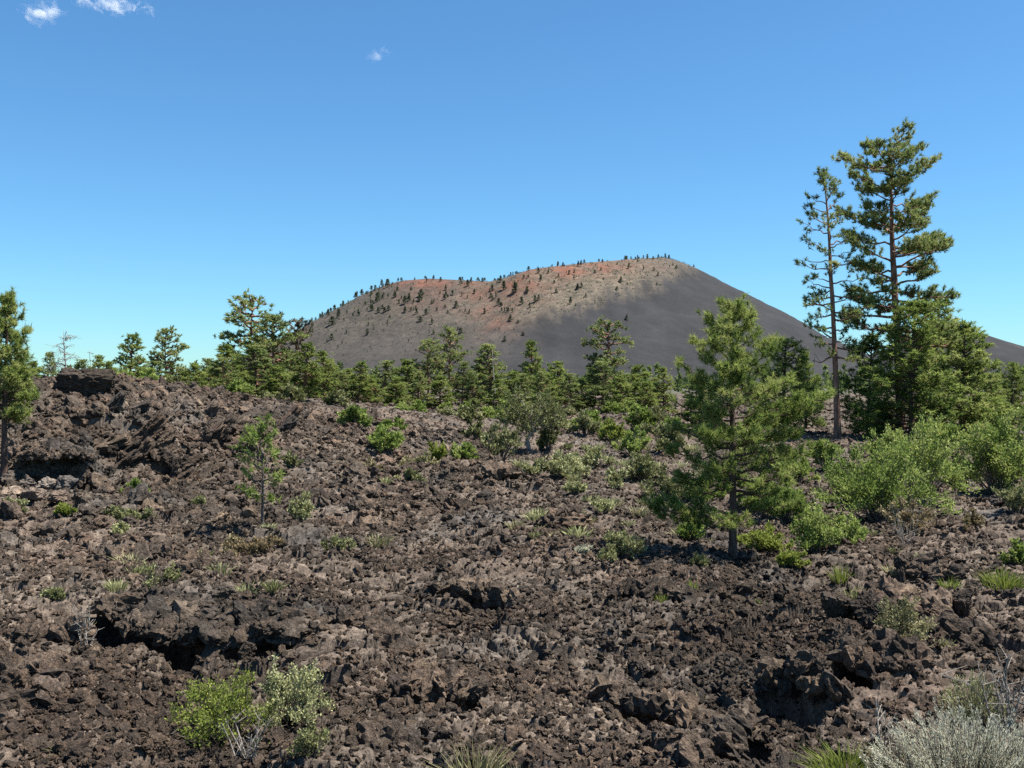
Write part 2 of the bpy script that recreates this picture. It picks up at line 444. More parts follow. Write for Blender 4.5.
def zones(px, py, X, Y):
    w = 6 * fbm(X / 60., Y / 60., 301, 4) + 8 * fbm(X / 13., Y / 50., 303, 4)
    pb = np.interp(px, [200, 300, 400, 470, 520, 560, 600, 650, 690, 705, 730], [380, 340, 332, 330, 322, 312, 301, 285, 270, 262, 250])
    tan = .88 * sst(-12, 12, pb - py + w) * (1 - .55 * sst(620, 700, px))
    left = (1 - sst(470, 560, px + w * 2)) * (1 - sst(0, 55, py - pb)) * .34
    tan = np.maximum(tan * (.5 + .5 * sst(420, 560, px)), left)
    g = lambda cx, cy, sx, sy: np.exp(-((px - cx) / sx) ** 2 - ((py - cy) / sy) ** 2)
    red = .9 * g(432, 282, 42, 7) + .95 * g(565, 269, 50, 9) + .7 * g(520, 288, 32, 12) + .34 * g(455, 300, 60, 14) + .4 * g(498, 318, 22, 20) + .3 * g(610, 266, 50, 7)
    red = np.clip(.85 * red * (.8 + .9 * fbm(X / 38., Y / 38., 311, 4)), 0, 1)
    scrub = np.clip(tan * 1.0 * (1 - .6 * red), 0, 1)
    return np.stack([red, np.clip(tan, 0, 1), scrub, 1 + 0 * px], -1)

# ------------------------------------------------------------------ rocks
def ico(sub):
    import bmesh
    bm = bmesh.new(); bmesh.ops.create_icosphere(bm, subdivisions=sub, radius=1)
    V = np.array([v.co[:] for v in bm.verts]); F = np.array([[v.index for v in f.verts] for f in bm.faces]); bm.free()
    return V, F
ICO = {k: ico(k) for k in (2, 3, 4, 5)}

def n3(V, f, seed):
    return (perlin(V[:, 0] * f + V[:, 2] * .7 * f, V[:, 1] * f + 7, seed) + perlin(V[:, 1] * f - V[:, 0] * .4 * f, V[:, 2] * f + 3, seed + 5) + perlin(V[:, 2] * f, V[:, 0] * f + V[:, 1] * .6 * f, seed + 9)) / 2

def rock_geo(seed, sub=3, planes=11, rough=.18, jag=.1, fine=0., box=False):
    rng = np.random.default_rng(seed)
    V, F = ICO[sub]
    nn = unit(rng.normal(0, 1, (planes, 3))); dd = rng.uniform(.55, 1.0, planes)
    if box:
        nn = np.concatenate([unit(np.array([[1, .1, 0], [-1, 0, .1], [0, 1, 0], [.1, -1, 0], [0, .05, 1], [0, 0, -1.]])), nn[:5]]); dd = np.concatenate([np.full(6, .62), rng.uniform(.78, 1.0, 5)])
    q = V @ nn.T
    r = np.min(np.where(q > .05, dd / np.maximum(q, .05), 9), 1); r = np.minimum(r, 1.25)
    r = r * (1 + rough * n3(V, 2.0, seed) + jag * n3(V, 5.5, seed + 30) + jag * .7 * np.abs(n3(V, 11., seed + 60)))
    if fine: r = r * (1 + fine * (n3(V, 9., seed + 70) + .6 * n3(V, 19., seed + 80) + .4 * n3(V, 38., seed + 90)))
    return V * r[:, None], F

def build_rubble():
    rng = np.random.default_rng(5)
    col = bpy.data.collections.new('rubble_shapes')
    for k in range(12):
        V, F = rock_geo(900 + k, 3, 8, .42, .34) if k % 3 else rock_geo(900 + k, 3, 9, .3, .2)
        V = V * np.array([1, rng.uniform(.55, .95), rng.uniform(.4, .8)])
        o = bpy.data.objects.new('lava_chunk', mesh('lava_chunk', V, F, M['rubble'])); col.objects.link(o)
    n = 360000
    d = np.exp(rng.uniform(math.log(4.6), math.log(150), n)); th = rng.uniform(-R(34), R(34), n)
    x = d * np.sin(th); y = d * np.cos(th)
    keep = rng.random(n) < .25 + .75 * sst(-.45, .3, perlin(x / 2.6, y / 2.6, 88) + .5 * perlin(x / .7, y / .7, 89))
    x, y, d = x[keep], y[keep], d[keep]; n = len(x)
    s = .0225 * np.exp(rng.normal(0, .55, n)) * (.8 + d / 42.)
    s = np.minimum(s, (.046 + .0033 * d) * np.exp(rng.normal(0, .2, n)))
    z = height(x, y) + s * .1
    k2 = 46000
    ex = rng.uniform(-24, -.5, k2); ey = rng.uniform(22, 50, k2); kk = rng.random(k2) < base0(ex, ey) / 3.4 + .1
    ex, ey = ex[kk], ey[kk]; es = np.minimum(.08 * np.exp(rng.normal(0, .55, len(ex))), .34)
    x = np.concatenate([x, ex]); y = np.concatenate([y, ey]); z = np.concatenate([z, height(ex, ey) + es * .15]); s = np.concatenate([s, es])
    # broken chunks lining the walls of the cracks
    qx, qy, qz, qs = [], [], [], []
    for (p, q, w, dp, lift) in CR:
        L = math.hypot(q[0] - p[0], q[1] - p[1]); nx, ny = -(q[1] - p[1]) / L, (q[0] - p[0]) / L
        if ny < 0: nx, ny = -nx, -ny
        k = int(110 * L)
        u = rng.uniform(.02, .98, k); o_ = rng.uniform(.08, .4, k) * min(1, w * 1.6)
        bx = p[0] + (q[0] - p[0]) * u; by = p[1] + (q[1] - p[1]) * u
        wob = .2 * perlin(bx / .8, by / .8, 71) + .05 * perlin(bx / .3, by / .3, 72)
        o_ = o_ * min(1, w * 2) - wob * min(1., w * 2)
        X2 = bx + nx * o_; Y2 = by + ny * o_
        top = height(bx + nx * (.35 * min(1, w * 2) - wob), by + ny * (.35 * min(1, w * 2) - wob))
        here = height(X2, Y2)
        qx.append(X2); qy.append(Y2); qz.append(here + (top - here) * np.where(o_ < .1, rng.uniform(.95, 1.03, k), 1.0)); qs.append(.085 * np.exp(rng.normal(0, .4, k)) * (.8 + p[1] / 40))
    for i, (reach, back) in LEDGES.items():
        p, q, w, dp, lift = CR[i]
        L = math.hypot(q[0] - p[0], q[1] - p[1]); nx, ny = -(q[1] - p[1]) / L, (q[0] - p[0]) / L
        if ny < 0: nx, ny = -nx, -ny
        k = int(190 * L * (1 if p[1] < 20 else .6)); u = rng.uniform(.03, .97, k); env = np.clip(1 - (2 * np.abs(u - .5)) ** 4, 0, 1)
        o_ = np.where(rng.random(k) < .55, -env * reach * rng.uniform(.45, .95, k), rng.uniform(-reach * .5, back, k))
        bx = p[0] + (q[0] - p[0]) * u; by = p[1] + (q[1] - p[1]) * u
        X2 = bx + nx * o_; Y2 = by + ny * o_; us = np.sort(u)
        ref = height(bx + nx * back * .8, by + ny * back * .8, False)
        qx.append(X2); qy.append(Y2); qz.append(ref + .02 - .09 * np.clip(-o_ / reach, 0, 1) ** 2); qs.append(.055 * np.exp(rng.normal(0, .5, k)) * (.8 + p[1] / 45))
    x = np.concatenate([x] + qx); y = np.concatenate([y] + qy); z = np.concatenate([z] + qz); s = np.concatenate([s] + qs); n = len(x)
    me = bpy.data.meshes.new('lava_rubble'); me.vertices.add(n)
    me.vertices.foreach_set('co', np.stack([x, y, z], -1).astype(np.float32).ravel())
    a = me.attributes.new('size', 'FLOAT', 'POINT'); a.data.foreach_set('value', s.astype(np.float32))
    a = me.attributes.new('turn', 'FLOAT_VECTOR', 'POINT'); a.data.foreach_set('vector', (rng.uniform(0, 6.28, (n, 3)) * np.array([.16, .16, 1])).astype(np.float32).ravel())
    o = obj('lava_rubble', me); tag(o, 'loose jagged clinker and lava rubble strewn over the flow', 'rubble', kind='stuff')
    ng = bpy.data.node_groups.new('scatter_rubble', 'GeometryNodeTree')
    ng.interface.new_socket('Geometry', in_out='INPUT', socket_type='NodeSocketGeometry'); ng.interface.new_socket('Geometry', in_out='OUTPUT', socket_type='NodeSocketGeometry')
    ns, ls = ng.nodes, ng.links
    gi = ns.new('NodeGroupInput'); go = ns.new('NodeGroupOutput')
    ci = ns.new('GeometryNodeCollectionInfo'); ci.inputs['Collection'].default_value = col; ci.inputs['Separate Children'].default_value = True; ci.inputs['Reset Children'].default_value = True
    ip = ns.new('GeometryNodeInstanceOnPoints'); ip.inputs['Pick Instance'].default_value = True
    s1 = ns.new('GeometryNodeInputNamedAttribute'); s1.data_type = 'FLOAT'; s1.inputs[0].default_value = 'size'
    s2 = ns.new('GeometryNodeInputNamedAttribute'); s2.data_type = 'FLOAT_VECTOR'; s2.inputs[0].default_value = 'turn'
    er = ns.new('FunctionNodeEulerToRotation'); ls.new(s2.outputs[0], er.inputs[0])
    mp = ns.new('GeometryNodeMeshToPoints')
    ls.new(gi.outputs[0], mp.inputs[0]); ls.new(mp.outputs[0], ip.inputs['Points']); ls.new(ci.outputs[0], ip.inputs['Instance'])
    ls.new(er.outputs[0], ip.inputs['Rotation']); ls.new(s1.outputs[0], ip.inputs['Scale']); ls.new(ip.outputs[0], go.inputs[0])
    md = o.modifiers.new('scatter', 'NODES'); md.node_group = ng

def at(px, py):
    """ground point seen at a photo position"""
    x, y = march(px, py, lambda a, b: base0(a, b) + und(a, b))
    return x, y

def boulder(px, py, wpx, hpx, seed, label, mat='boulder', dep=.8, rot=0, tilt=(0, 0), sub=5, cat='boulder', name='lava_boulder', lift=0, planes=10, box=False, onslope=False):
    x, y = at(px, py)
    V, F = rock_geo(seed, sub, planes, .26, .16, .09, box)
    mn, mx = V.min(0), V.max(0); V = (V - (mn + mx) / 2) / (mx - mn)
    w = wpx / 1000 * y; h = hpx / 1000 * y * 1.12
    V = V * np.array([w, max(w * dep, .02), h])
    g = float(base0(x, y) + und(x, y)) if onslope else hz(x, y)
    o = obj(name, mesh(name, V, F, M[mat]), None, (x, y + .2 * w, g + h * .42 + lift))
    o.rotation_euler = (tilt[0], tilt[1], rot)
    return tag(o, label, cat, kind='thing')

# ------------------------------------------------------------------ trees
def pine(seed, h, cb, prof, nl, elev=(-.15, .7), dens=5., K=14, ln=.16, wd=.011, tr=.1, sides=9, lean=(0, 0), curve=.18, flat=.35, jit=.35, el_j=.16,
         mat='needle', bark='bark', split=False, subl=.42, wob=.02, fill=.25, dead=0, bare=0., extra=()):
    rng = np.random.default_rng(seed)
    tg = Geo(); cg = Geo(); lg = []
    n = 16; ts = np.linspace(0, 1, n)
    wx = np.cumsum(rng.normal(0, wob, n)) * h * .12; wy = np.cumsum(rng.normal(0, wob, n)) * h * .12
    ax = np.stack([lean[0] * ts ** 1.2 + wx * ts, lean[1] * ts ** 1.2 + wy * ts, ts * h], -1)
    rad = tr * (1 - ts) ** .75 + tr * .06; rad[0] *= 1.35; rad[1] *= 1.05
    ax[0, 2] -= .25 * min(1, h / 5)
    tg.tube(ax, rad, sides, 0, rng, .22)
    axis = lambda z: np.array([np.interp(z, ax[:, 2], ax[:, i]) for i in range(3)])
    P = []; D = []; A = []
    specs = []
    for i in range(nl):
        t = (i + rng.random()) / nl
        specs.append((t, i * 2.4 + rng.normal(0, .5), prof(t) * rng.uniform(.68, 1.12), elev[0] + (elev[1] - elev[0]) * t + rng.normal(0, el_j), None))
    for e in extra: specs.append(e)
    for (t, phi, L, el, zz) in specs:
        z = cb + (h * .985 - cb) * t if zz is None else zz
        st = axis(z); hd = np.array([math.cos(phi), math.sin(phi), 0])
        g = Geo() if split else tg
        s = np.linspace(0, 1, 7)
        pts = st + hd * (L * s * math.cos(el))[:, None] + np.array([0, 0, 1]) * (L * s * math.sin(el) + curve * L * (s ** 2.2))[:, None]
        pts[1:] += rng.normal(0, .025 * L, (6, 3))
        r0 = max(tr * .42 * (1 - t * .75), wd * 1.2) * min(1, .35 + L / (h * .2))
        isdead = rng.random() < dead * (1 - t)
        g.tube(pts, r0 * (1 - s * .82), 5, 0, rng, .2)
        at_ = lambda q: np.array([np.interp(q, s, pts[:, k]) for k in range(3)])
        lt = rng.normal(.5, .16)
        ns = max(3, int(L * dens))
        for j in range(ns):
            q = rng.uniform(.22 + bare, 1.0); b = at_(q)
            sgn = 1 if j % 2 else -1
            an = phi + sgn * rng.uniform(.35, 1.25)
            l = max(L * subl * (1.15 - .75 * q), ln * 1.2) * rng.uniform(.5, 1.2)
            d = unit(np.array([math.cos(an), math.sin(an), rng.normal(.25, flat)]))
            e = b + d * l; mid = (b + e) / 2 + np.array([0, 0, -.06 * l])
            e[2] += .12 * l
            if not (isdead and rng.random() < .4): g.tube([b, mid, e], [r0 * .33, r0 * .25, r0 * .12], 3)
            if isdead: continue
            m_ = max(2, int(l / (ln * .55)))
            for u in range(m_):
                f = (u + 1) / m_
                if f < fill: continue
                p = b + (e - b) * f + ln * jit * np.clip(rng.normal(0, 1, 3), -1.3, 1.3)
                P.append(p); D.append(unit(d * .7 + np.array([0, 0, .75]) + rng.normal(0, .35, 3))); A.append(lt + rng.normal(0, .19))
        if not isdead:
            for _ in range(3):
                P.append(pts[-1] + rng.normal(0, ln * .25, 3)); D.append(unit(unit(pts[-1] - pts[-2]) + np.array([0, 0, .5]))); A.append(lt + .1)
        if split: lg.append(g)
    for f in np.linspace(.93, 1.0, 6):
        for _ in range(2):
            P.append(axis(h * f) + rng.normal(0, ln * .15, 3)); D.append(unit(np.array([rng.normal(0, .4), rng.normal(0, .4), 1]))); A.append(.55 + rng.normal(0, .1))
    needles(cg, np.array(P), np.array(D), np.array(A), K, ln, wd, rng)
    out = {'trunk': tg.mesh('trunk', M[bark], True, False), 'crown': cg.mesh('crown', M[mat])}
    if split: out['limb'] = [g.mesh('limb', M[bark], True, False) for g in lg]
    return out

def plant_tree(parts, loc, label, scale=(1, 1, 1), rz=0, group=None, name='pine_tree', cat='tree'):
    r = bpy.data.objects.new(name, None); COL.objects.link(r); r.empty_display_size = .3
    r.location = loc; r.scale = scale; r.rotation_euler[2] = rz
    tag(r, label, cat, group)
    obj('trunk', parts['trunk'], r)
    if 'crown' in parts: obj('crown', parts['crown'], r)
    for l in parts.get('limb', ()): obj('limb', l, r)
    return r

def bushy(t):    # crown radius share from crown base to top, full conical young pine
    return (.62 + .38 * min(1, t / .25)) * (1 - t) ** .72 + .06

def build_trees():
    # --- young pine in the middle distance
    x, y = at(733, 562); z = hz(x, y); k = y / 1000.
    H = (562 - 309) * k
    prof = lambda t: 66 * k * (np.interp(t, [0, .12, .3, .45, .6, .75, .9, 1], [.86, .95, 1., .92, .82, .66, .38, .14]))
    p = pine(21, H, H * .27, prof, 66, (-.15, .7), 9.8, 38, .14, .0125, .07 * y / 17, 10, (.0, 0), .12, .3, bark='bark_young', split=True, fill=.3,
             extra=[(0.0, math.pi * 1.02, 78 * k, -.03, H * .175), (0.0, math.pi * .94, 70 * k, -.08, H * .15), (0.0, -1.9, 60 * k, -.05, H * .17), (0.0, 2.75, 58 * k, .05, H * .18), (0, -.2, 62 * k, .0, H * .2), (0, .5, 50 * k, .0, H * .25), (.5, -.05, 92 * k, .22, H * .52)])
    plant_tree(p, (x, y, z), 'young green pine standing alone on the lava in front of the other trees')
    # --- two tall ponderosas
    x, y = at(838, 439); k = y / 1000.; H = (439 - 168) * k
    prof = lambda t: 32 * k * np.interp(t, [0, .25, .5, .7, .88, 1], [.85, 1., 1., .9, .62, .2])
    p = pine(34, H, H * .30, prof, 52, (-.3, .5), 2.6, 20, .27, .042, .19, 9, (-14 * k, 0), .22, .45, split=True, subl=.5, fill=.4, dead=.3, bare=.1, mat='needle_far')
    plant_tree(p, (x, y, hz(x, y)), 'slender tall pine with a long bare reddish trunk and thin crown')
    y = y * 1.04; x = (901 - 512) / 1000. * y; k = y / 1000.; z = hz(x, y)
    H = HC + (HY - 139) * k - z
    prof = lambda t: 53 * k * np.interp(t, [0, .15, .35, .5, .65, .8, .92, 1], [1.05, 1., .95, 1.0, .98, .95, .84, .5])
    p = pine(47, H, H * .30, prof, 60, (-.12, .3), 6.0, 24, .27, .046, .27, 10, (-6 * k, 0), .08, .2, split=True, subl=.46, fill=.3, dead=.06, bare=.18, mat='needle_far')
    plant_tree(p, (x, y, z), 'tallest pine, with broad layered branches, rising above the dense bushy pines')
    # --- dense bushy pines below them
    var = []
    for i in range(4):
        prof = lambda t, i=i: 2.35 * bushy(t) * (1 + .12 * math.sin(9 * t + i))
        var.append(pine(60 + i, 8.0, .5, prof, 70, (-.12, .55), 5.6, 15, .27, .05, .13, 7, curve=.15, flat=.4, bark='bark_young', fill=.25, wob=.03, jit=.6, el_j=.25))
    k0 = [(912, 56.5, 300, 62, 'densest bushy pine, at the foot of the tallest pine'),
          (962, 60, 322, 52, 'bushy green pine at the right edge of the dense pine clump'),
          (868, 60.5, 334, 38, 'bushy pine between the slender trunk and the densest pine'),
          (936, 66, 296, 48, 'bushy pine peeping out behind the dense clump right of the tallest pine'),
          (784, 62, 338, 44, 'rounded bushy pine directly behind the young lone pine'),
          (1012, 72, 362, 26, 'small bushy pine at the right edge in front of the black hill'),
          (700, 66, 372, 30, 'low bushy pine half hidden behind the left side of the young pine'),
          (806, 75, 350, 24, 'narrow bushy pine left of the slender bare trunk'),
          (990, 64, 372, 30, 'low round pine between the dense clump and the right edge')]
    for i, (px, d, top, hw, lab) in enumerate(k0):
        x = (px - 512) / 1000. * d; z = hz(x, d); H = HC + (HY - top) / 1000. * d - z; s = hw / 1000. * d / 2.35
        plant_tree(var[i % 4], (x, d, z - .1), lab, (s, s, H / 8.0), i * 1.3, 'bushy pines on the right')
    # --- pine cut by the left edge
    x, y = -.508 * 29, 29.; k = y / 1000.; z = hz(x, y); H = HC + (HY - 296) * k - z
    prof = lambda t: 27 * k * np.interp(t, [0, .2, .5, .8, 1], [.8, 1., .85, .55, .15])
    p = pine(81, H, H * .34, prof, 64, (-.1, .6), 15., 20, .18, .025, .10, 8, curve=.15, bark='bark_young', fill=.3)
    plant_tree(p, (x, y, z), 'dark pine cut by the left edge beside the cave')
    # --- tree line: (px, depth, top row, half width px, variety, label)
    tv = []
    for i, (cb, pr, nl, el, dn, K, mt, dd) in enumerate([
            (.10, bushy, 44, (-.1, .6), 1.9, 9, 'needle_far', 0),                                   # full
            (.22, lambda t: np.interp(t, [0, .3, .6, .85, 1], [.8, 1, .8, .5, .12]), 34, (-.2, .6), 1.5, 9, 'needle_far', .15),   # open
            (.30, lambda t: np.interp(t, [0, .3, .6, .85, 1], [.9, .8, .9, .75, .25]), 30, (-.1, .6), 1.4, 10, 'needle_far', .2),  # flat topped
            (.06, lambda t: np.interp(t, [0, .3, .7, 1], [1., .95, .6, .1]), 44, (.0, .7), 2.2, 9, 'needle', 0),                   # bright young
            (.12, lambda t: np.interp(t, [0, .3, .7, .9, 1], [.7, 1., .85, .6, .2]), 30, (.1, .8), 1.2, 8, 'needle_dry', .3),      # thin and dull
            (.10, bushy, 50, (-.2, .5), 1.6, 9, 'needle', 0)]):
        tv.append(pine(100 + i, 10., 10 * cb, lambda t, pr=pr: 2.6 * pr(t), nl, el, dn * 2.4, K + 4, .36, .1, .15, 6, (0, 0), .1, .35, mat=mt, fill=.25, dead=dd, wob=.05, jit=.62, el_j=.28))
    L = [(48, 80, 353, 13, 0, 'small dark pine just left of the bare snag on the ridge'),
         (128, 72, 335, 21, 5, 'cone shaped pine, left one of the pair behind the left ridge'),
         (166, 76, 329, 20, 1, 'open branched pine, right one of the pair behind the left ridge'),
         (108, 66, 362, 17, 3, 'low bright green pine at the foot of the cone shaped pine'),
         (146, 66, 368, 18, 3, 'low green pine between the pair behind the left ridge'),
         (184, 70, 372, 16, 3, 'low green pine right of the open branched pine'),
         (212, 90, 359, 17, 0, 'small green pine left of the big flat topped pine'),
         (228, 82, 346, 24, 5, 'green pine under the long left branch of the flat topped pine'),
         (250, 86, 299, 30, 2, 'big flat topped pine at the left foot of the cinder cone'),
         (274, 84, 316, 28, 1, 'ragged pine pressed against the right of the flat topped pine'),
         (258, 76, 346, 30, 0, 'dense dark pine at the base of the flat topped pine'),
         (294, 92, 322, 24, 4, 'thin dull brownish pine right of the flat topped pine'),
         (304, 84, 344, 18, 5, 'short dark conical pine in front of the dull brownish pine'),
         (326, 105, 360, 15, 3, 'short bright pine right of the dark conical pine'),
         (348, 120, 369, 14, 3, 'short bright pine in the gap left of the dark gap in the tree line'),
         (384, 105, 361, 20, 0, 'round crowned pine with a pale trunk left of the tall centre pines'),
         (406, 112, 360, 17, 3, 'bright pine right of the round crowned pale trunked pine'),
         (428, 118, 340, 18, 1, 'tall pine, left one of the two close tall centre pines'),
         (449, 122, 328, 17, 1, 'thin topped pine, tallest of the centre tree line'),
         (462, 112, 362, 14, 0, 'mid height pine right of the thin topped tallest centre pine'),
         (490, 115, 345, 25, 0, 'full dark pine beside the bare pole in the centre tree line'),
         (512, 108, 372, 18, 3, 'low green pine right of the bare pole'),
         (530, 118, 342, 17, 5, 'pointed pine standing against the middle of the dark slope'),
         (548, 112, 374, 14, 3, 'low green pine right of the pointed pine'),
         (560, 116, 362, 18, 5, 'middle sized pine midway between pointed pine and spreading pine'),
         (582, 110, 378, 14, 3, 'low green pine left of the spreading pine'),
         (606, 102, 324, 25, 2, 'spreading round topped pine standing before the dark slope'),
         (602, 96, 362, 24, 0, 'dense lower pine under the round topped pine'),
         (634, 104, 366, 20, 3, 'bright low pine right of the round topped pine'),
         (664, 98, 368, 15, 5, 'small dark pine left of the lone young pine'),
         (652, 120, 378, 16, 0, 'low dark pine filling the gap left of the small dark pine'),
         (478, 135, 368, 14, 3, 'pale green pine glimpsed behind the bare pole'),
         (366, 135, 374, 14, 0, 'dark little pine behind the bright short pines'),
         (196, 100, 376, 14, 4, 'dull little pine at the back left of the flat topped pine'),
         (338, 98, 372, 16, 0, 'round green pine standing between the two short bright pines'),
         (372, 96, 376, 14, 5, 'low pine just left of the round crowned pale trunked pine'),
         (396, 92, 378, 14, 3, 'low green pine in front of the round crowned pale trunked pine'),
         (418, 95, 372, 14, 0, 'green pine at the left foot of the two tall centre pines'),
         (440, 96, 376, 14, 3, 'young green pine between the feet of the two tall centre pines'),
         (474, 98, 372, 15, 0, 'green pine left of the full dark pine beside the pole'),
         (500, 92, 380, 14, 5, 'low pine at the foot of the bare pole'),
         (520, 96, 374, 16, 0, 'green pine at the left foot of the pointed pine'),
         (542, 94, 372, 14, 0, 'green pine at the right foot of the pointed pine'),
         (572, 96, 374, 16, 0, 'green pine left of the dense lower pine'),
         (622, 92, 376, 16, 3, 'bright pine at the right foot of the round topped pine'),
         (644, 94, 382, 14, 5, 'little pine below the bright low pine'),
         (314, 96, 372, 14, 0, 'green pine right behind the dark conical pine'),
         (238, 74, 366, 18, 3, 'bright pine at the left foot of the flat topped pine'),
         (280, 74, 366, 18, 3, 'bright pine at the right foot of the flat topped pine'),
         (80, 66, 360, 15, 0, 'low pine right of the bare grey dead tree'),
         (100, 70, 356, 15, 5, 'green pine right of the thin broken snag'),
         (156, 64, 362, 18, 0, 'dense low pine before the trunk of the open branched pine'),
         (198, 66, 364, 17, 3, 'light green low pine right of the pair behind the left ridge'),
         (222, 68, 358, 20, 0, 'dense low pine left of the big flat topped pine'),
         (30, 66, 362, 14, 3, 'low green pine behind the ridge beside the left edge pine'),
         (324, 92, 352, 18, 5, 'dark pine between the flat topped group and the short bright pines'),
         (358, 94, 362, 16, 5, 'pointed green pine right of the round green pine'),
         (1000, 95, 378, 20, 0, 'distant green pine at the foot of the black hill')]
    for i, (px, d, top, hw, v, lab) in enumerate(L):
        x = (px - 512) / 1000. * d; z = hz(x, d) - .1; H = HC + (HY - top) / 1000. * d - z; s = hw * 1.22 / 1000. * d / 2.6
        plant_tree(tv[v], (x, d, z), lab, (s, s, H / 10.), i * 1.7, 'pines of the tree line')
    # --- dead snags
    rng = np.random.default_rng(4)
    def snag(px, d, top, hw, nl, lab, tr):
        x = (px - 512) / 1000. * d; z = hz(x, d); H = HC + (HY - top) / 1000. * d - z
        g = Geo(); s = np.linspace(0, 1, 9)
        g.tube(np.stack([.1 * np.sin(5 * s), 0 * s, H * s], -1), tr * (1 - .85 * s), 7, 0, rng, .2)
        r = bpy.data.objects.new('dead_tree', None); COL.objects.link(r); r.location = (x, d, z); tag(r, lab, 'dead tree')
        obj('trunk', g.mesh('trunk', M['dead'], True, False), r)
        for i in range(nl):
            t = rng.uniform(.35, .97); a = i * 2.4; Lb = hw / 1000 * d * (1.15 - .8 * abs(t - .5)) * rng.uniform(.5, 1.1)
            q = np.linspace(0, 1, 5); b = Geo()
            pts = np.array([0, 0, H * t]) + np.stack([math.cos(a) * Lb * q, math.sin(a) * Lb * q, Lb * (rng.uniform(-.2, .5) * q + .12 * np.sin(3 * q))], -1) + rng.normal(0, .04 * Lb, (5, 3)) * q[:, None]
            b.tube(pts, .024 * (1 - .7 * q), 4)
            for _ in range(6):
                u = rng.uniform(.4, .95); st = pts[0] + (pts[-1] - pts[0]) * u
                b.tube([st, st + rng.normal(0, .2, 3) * Lb], [.012, .007], 3)
            obj('branch', b.mesh('branch', M['dead'], True, False), r)
    snag(65, 70, 331, 16, 34, 'bare grey dead tree with side branches above the left ridge', .085)
    snag(91, 74, 350, 4, 5, 'thin bare broken snag right of the branched dead tree', .06)
    snag(493.5, 96, 350, 3, 3, 'pale bare pole of a dead tree in the centre tree line', .10)

def hill_trees():
    rng = np.random.default_rng(77)
    var = []
    for i in range(6):
        g = Geo(); hh = 1.0
        P = []; D = []
        for j in range(60):
            t = rng.random() ** .8; a = rng.uniform(0, 6.28); r = .26 * (1 - t * .85) * math.sqrt(rng.random()) * (1.2 if i % 2 else .9)
            P.append((r * math.cos(a), r * math.sin(a), .12 + .86 * t)); D.append((math.cos(a) * .7, math.sin(a) * .7, .7))
        needles(g, np.array(P), unit(np.array(D)), rng.normal(.42, .15, 60), 4, .16, .09, rng)
        nleaf = len(np.concatenate(g.F))
        g.tube([(0, 0, -.05), (0, 0, .9)], [.02, .006], 4)
        V = np.concatenate(g.V); F = np.concatenate(g.F)
        var.append(mesh('hillside_pine', V, F, [M['hill_needle'], M['bark_young']], np.concatenate(g.A), False, (np.arange(len(F)) >= nleaf).astype(int)))
    cnt = 0; c2 = 0
    def put(x, y, h):
        nonlocal cnt
        o = obj('hillside_pine', var[int(rng.integers(6))], None, (x, y, float(cone_z(np.array([x]), np.array([y]))[0]) - .3))
        w = h * rng.uniform(.9, 1.7); o.scale = (w, w, h); o.rotation_euler[2] = rng.uniform(0, 6.28)
        tag(o, 'small dark pine dotted on the slope of the cinder cone', 'tree', 'pines dotted over the cinder cone'); cnt += 1
    # on the rim, seen against the sky
    for px in np.concatenate([rng.uniform(395, 690, 26), rng.uniform(620, 680, 14), rng.uniform(475, 525, 14), rng.uniform(320, 390, 5), [704, 712]]):
        ta = math.atan2(-1, 0); best = None
        for th in np.linspace(math.pi, 2 * math.pi, 400):
            rx = CX + RA * math.cos(th); ry = CY + RB * math.sin(th)
            if abs(512 + 1000 * rx / ry - px) < .8: best = (rx, ry)
        if best is None: continue
        put(best[0], best[1] + rng.uniform(-14, 6), rng.uniform(3.5, 8.5) if px > 380 else 4)
    tries = 0
    while cnt < 285 and tries < 200000:
        tries += 1
        x = rng.uniform(-480, 420); y = rng.uniform(1250, 1920)
        z = float(cone_z(np.array([x]), np.array([y]))[0]); px = 512 + 1000 * x / y; py = HY - 1000 * (z - HC) / y
        if px < 300 or px > 705 or py > 372 or math.hypot((x - CX) / RA, (y - CY) / RB) < 1.02: continue
        zn = zones(np.array([px]), np.array([py]), np.array([x]), np.array([y]))[0]
        dens = 1.4 * zn[1] ** 1.1 * (1 - .35 * zn[0]) * (1.0 if px < 560 else .55) * (1 if py < 318 else .35)
        if px > 480 and 300 < py < 345 and px < 600: dens += .09
        dens += .03
        if px < 440 and py > 285: dens += .14
        if px > 620 and py > 290: dens = .006
        if rng.random() > dens: continue
        put(x, y, 5.2 * math.exp(rng.normal(.3, .36)) * (1.1 if 285 < py < 325 else .85))

def hill_scrub():
    rng = np.random.default_rng(31); g = Geo(); n = 16000
    x = rng.uniform(-520, 430, n); y = rng.uniform(1230, 1900, n); z = cone_z(x, y)
    px = 512 + 1000 * x / y; py = HY - 1000 * (z - HC) / y
    zn = zones(px, py, x, y); patch = .75 + .8 * perlin(x / 35., y / 35., 61)
    k = rng.random(n) < np.clip(zn[:, 1] * patch * (1 - .4 * zn[:, 0]), 0, 1) * .8
    x, y, z = x[k], y[k], z[k]; n = len(x); h = np.minimum(1.6 * np.exp(rng.normal(0, .55, n)), 5)
    P = np.repeat(np.stack([x, y, z], -1), 3, 0); H = np.repeat(h, 3)[:, None]
    P = P + rng.normal(0, .35, P.shape) * H * np.array([1, 1, 0]); P[:, 2:] += H * rng.uniform(.1, .6, H.shape)
    A = np.repeat(rng.normal(.4, .25, n), 3)
    D = unit(rng.normal(0, 1, P.shape) + np.array([0, 0, 1.]))
    needles(g, P, D, A, 3, 1.5, 1.2, rng)
    tag(obj('hillside_scrub', g.mesh('hillside_scrub', M['hill_needle'])), 'low scrub speckling the upper slope of the cone', 'scrub', kind='stuff')

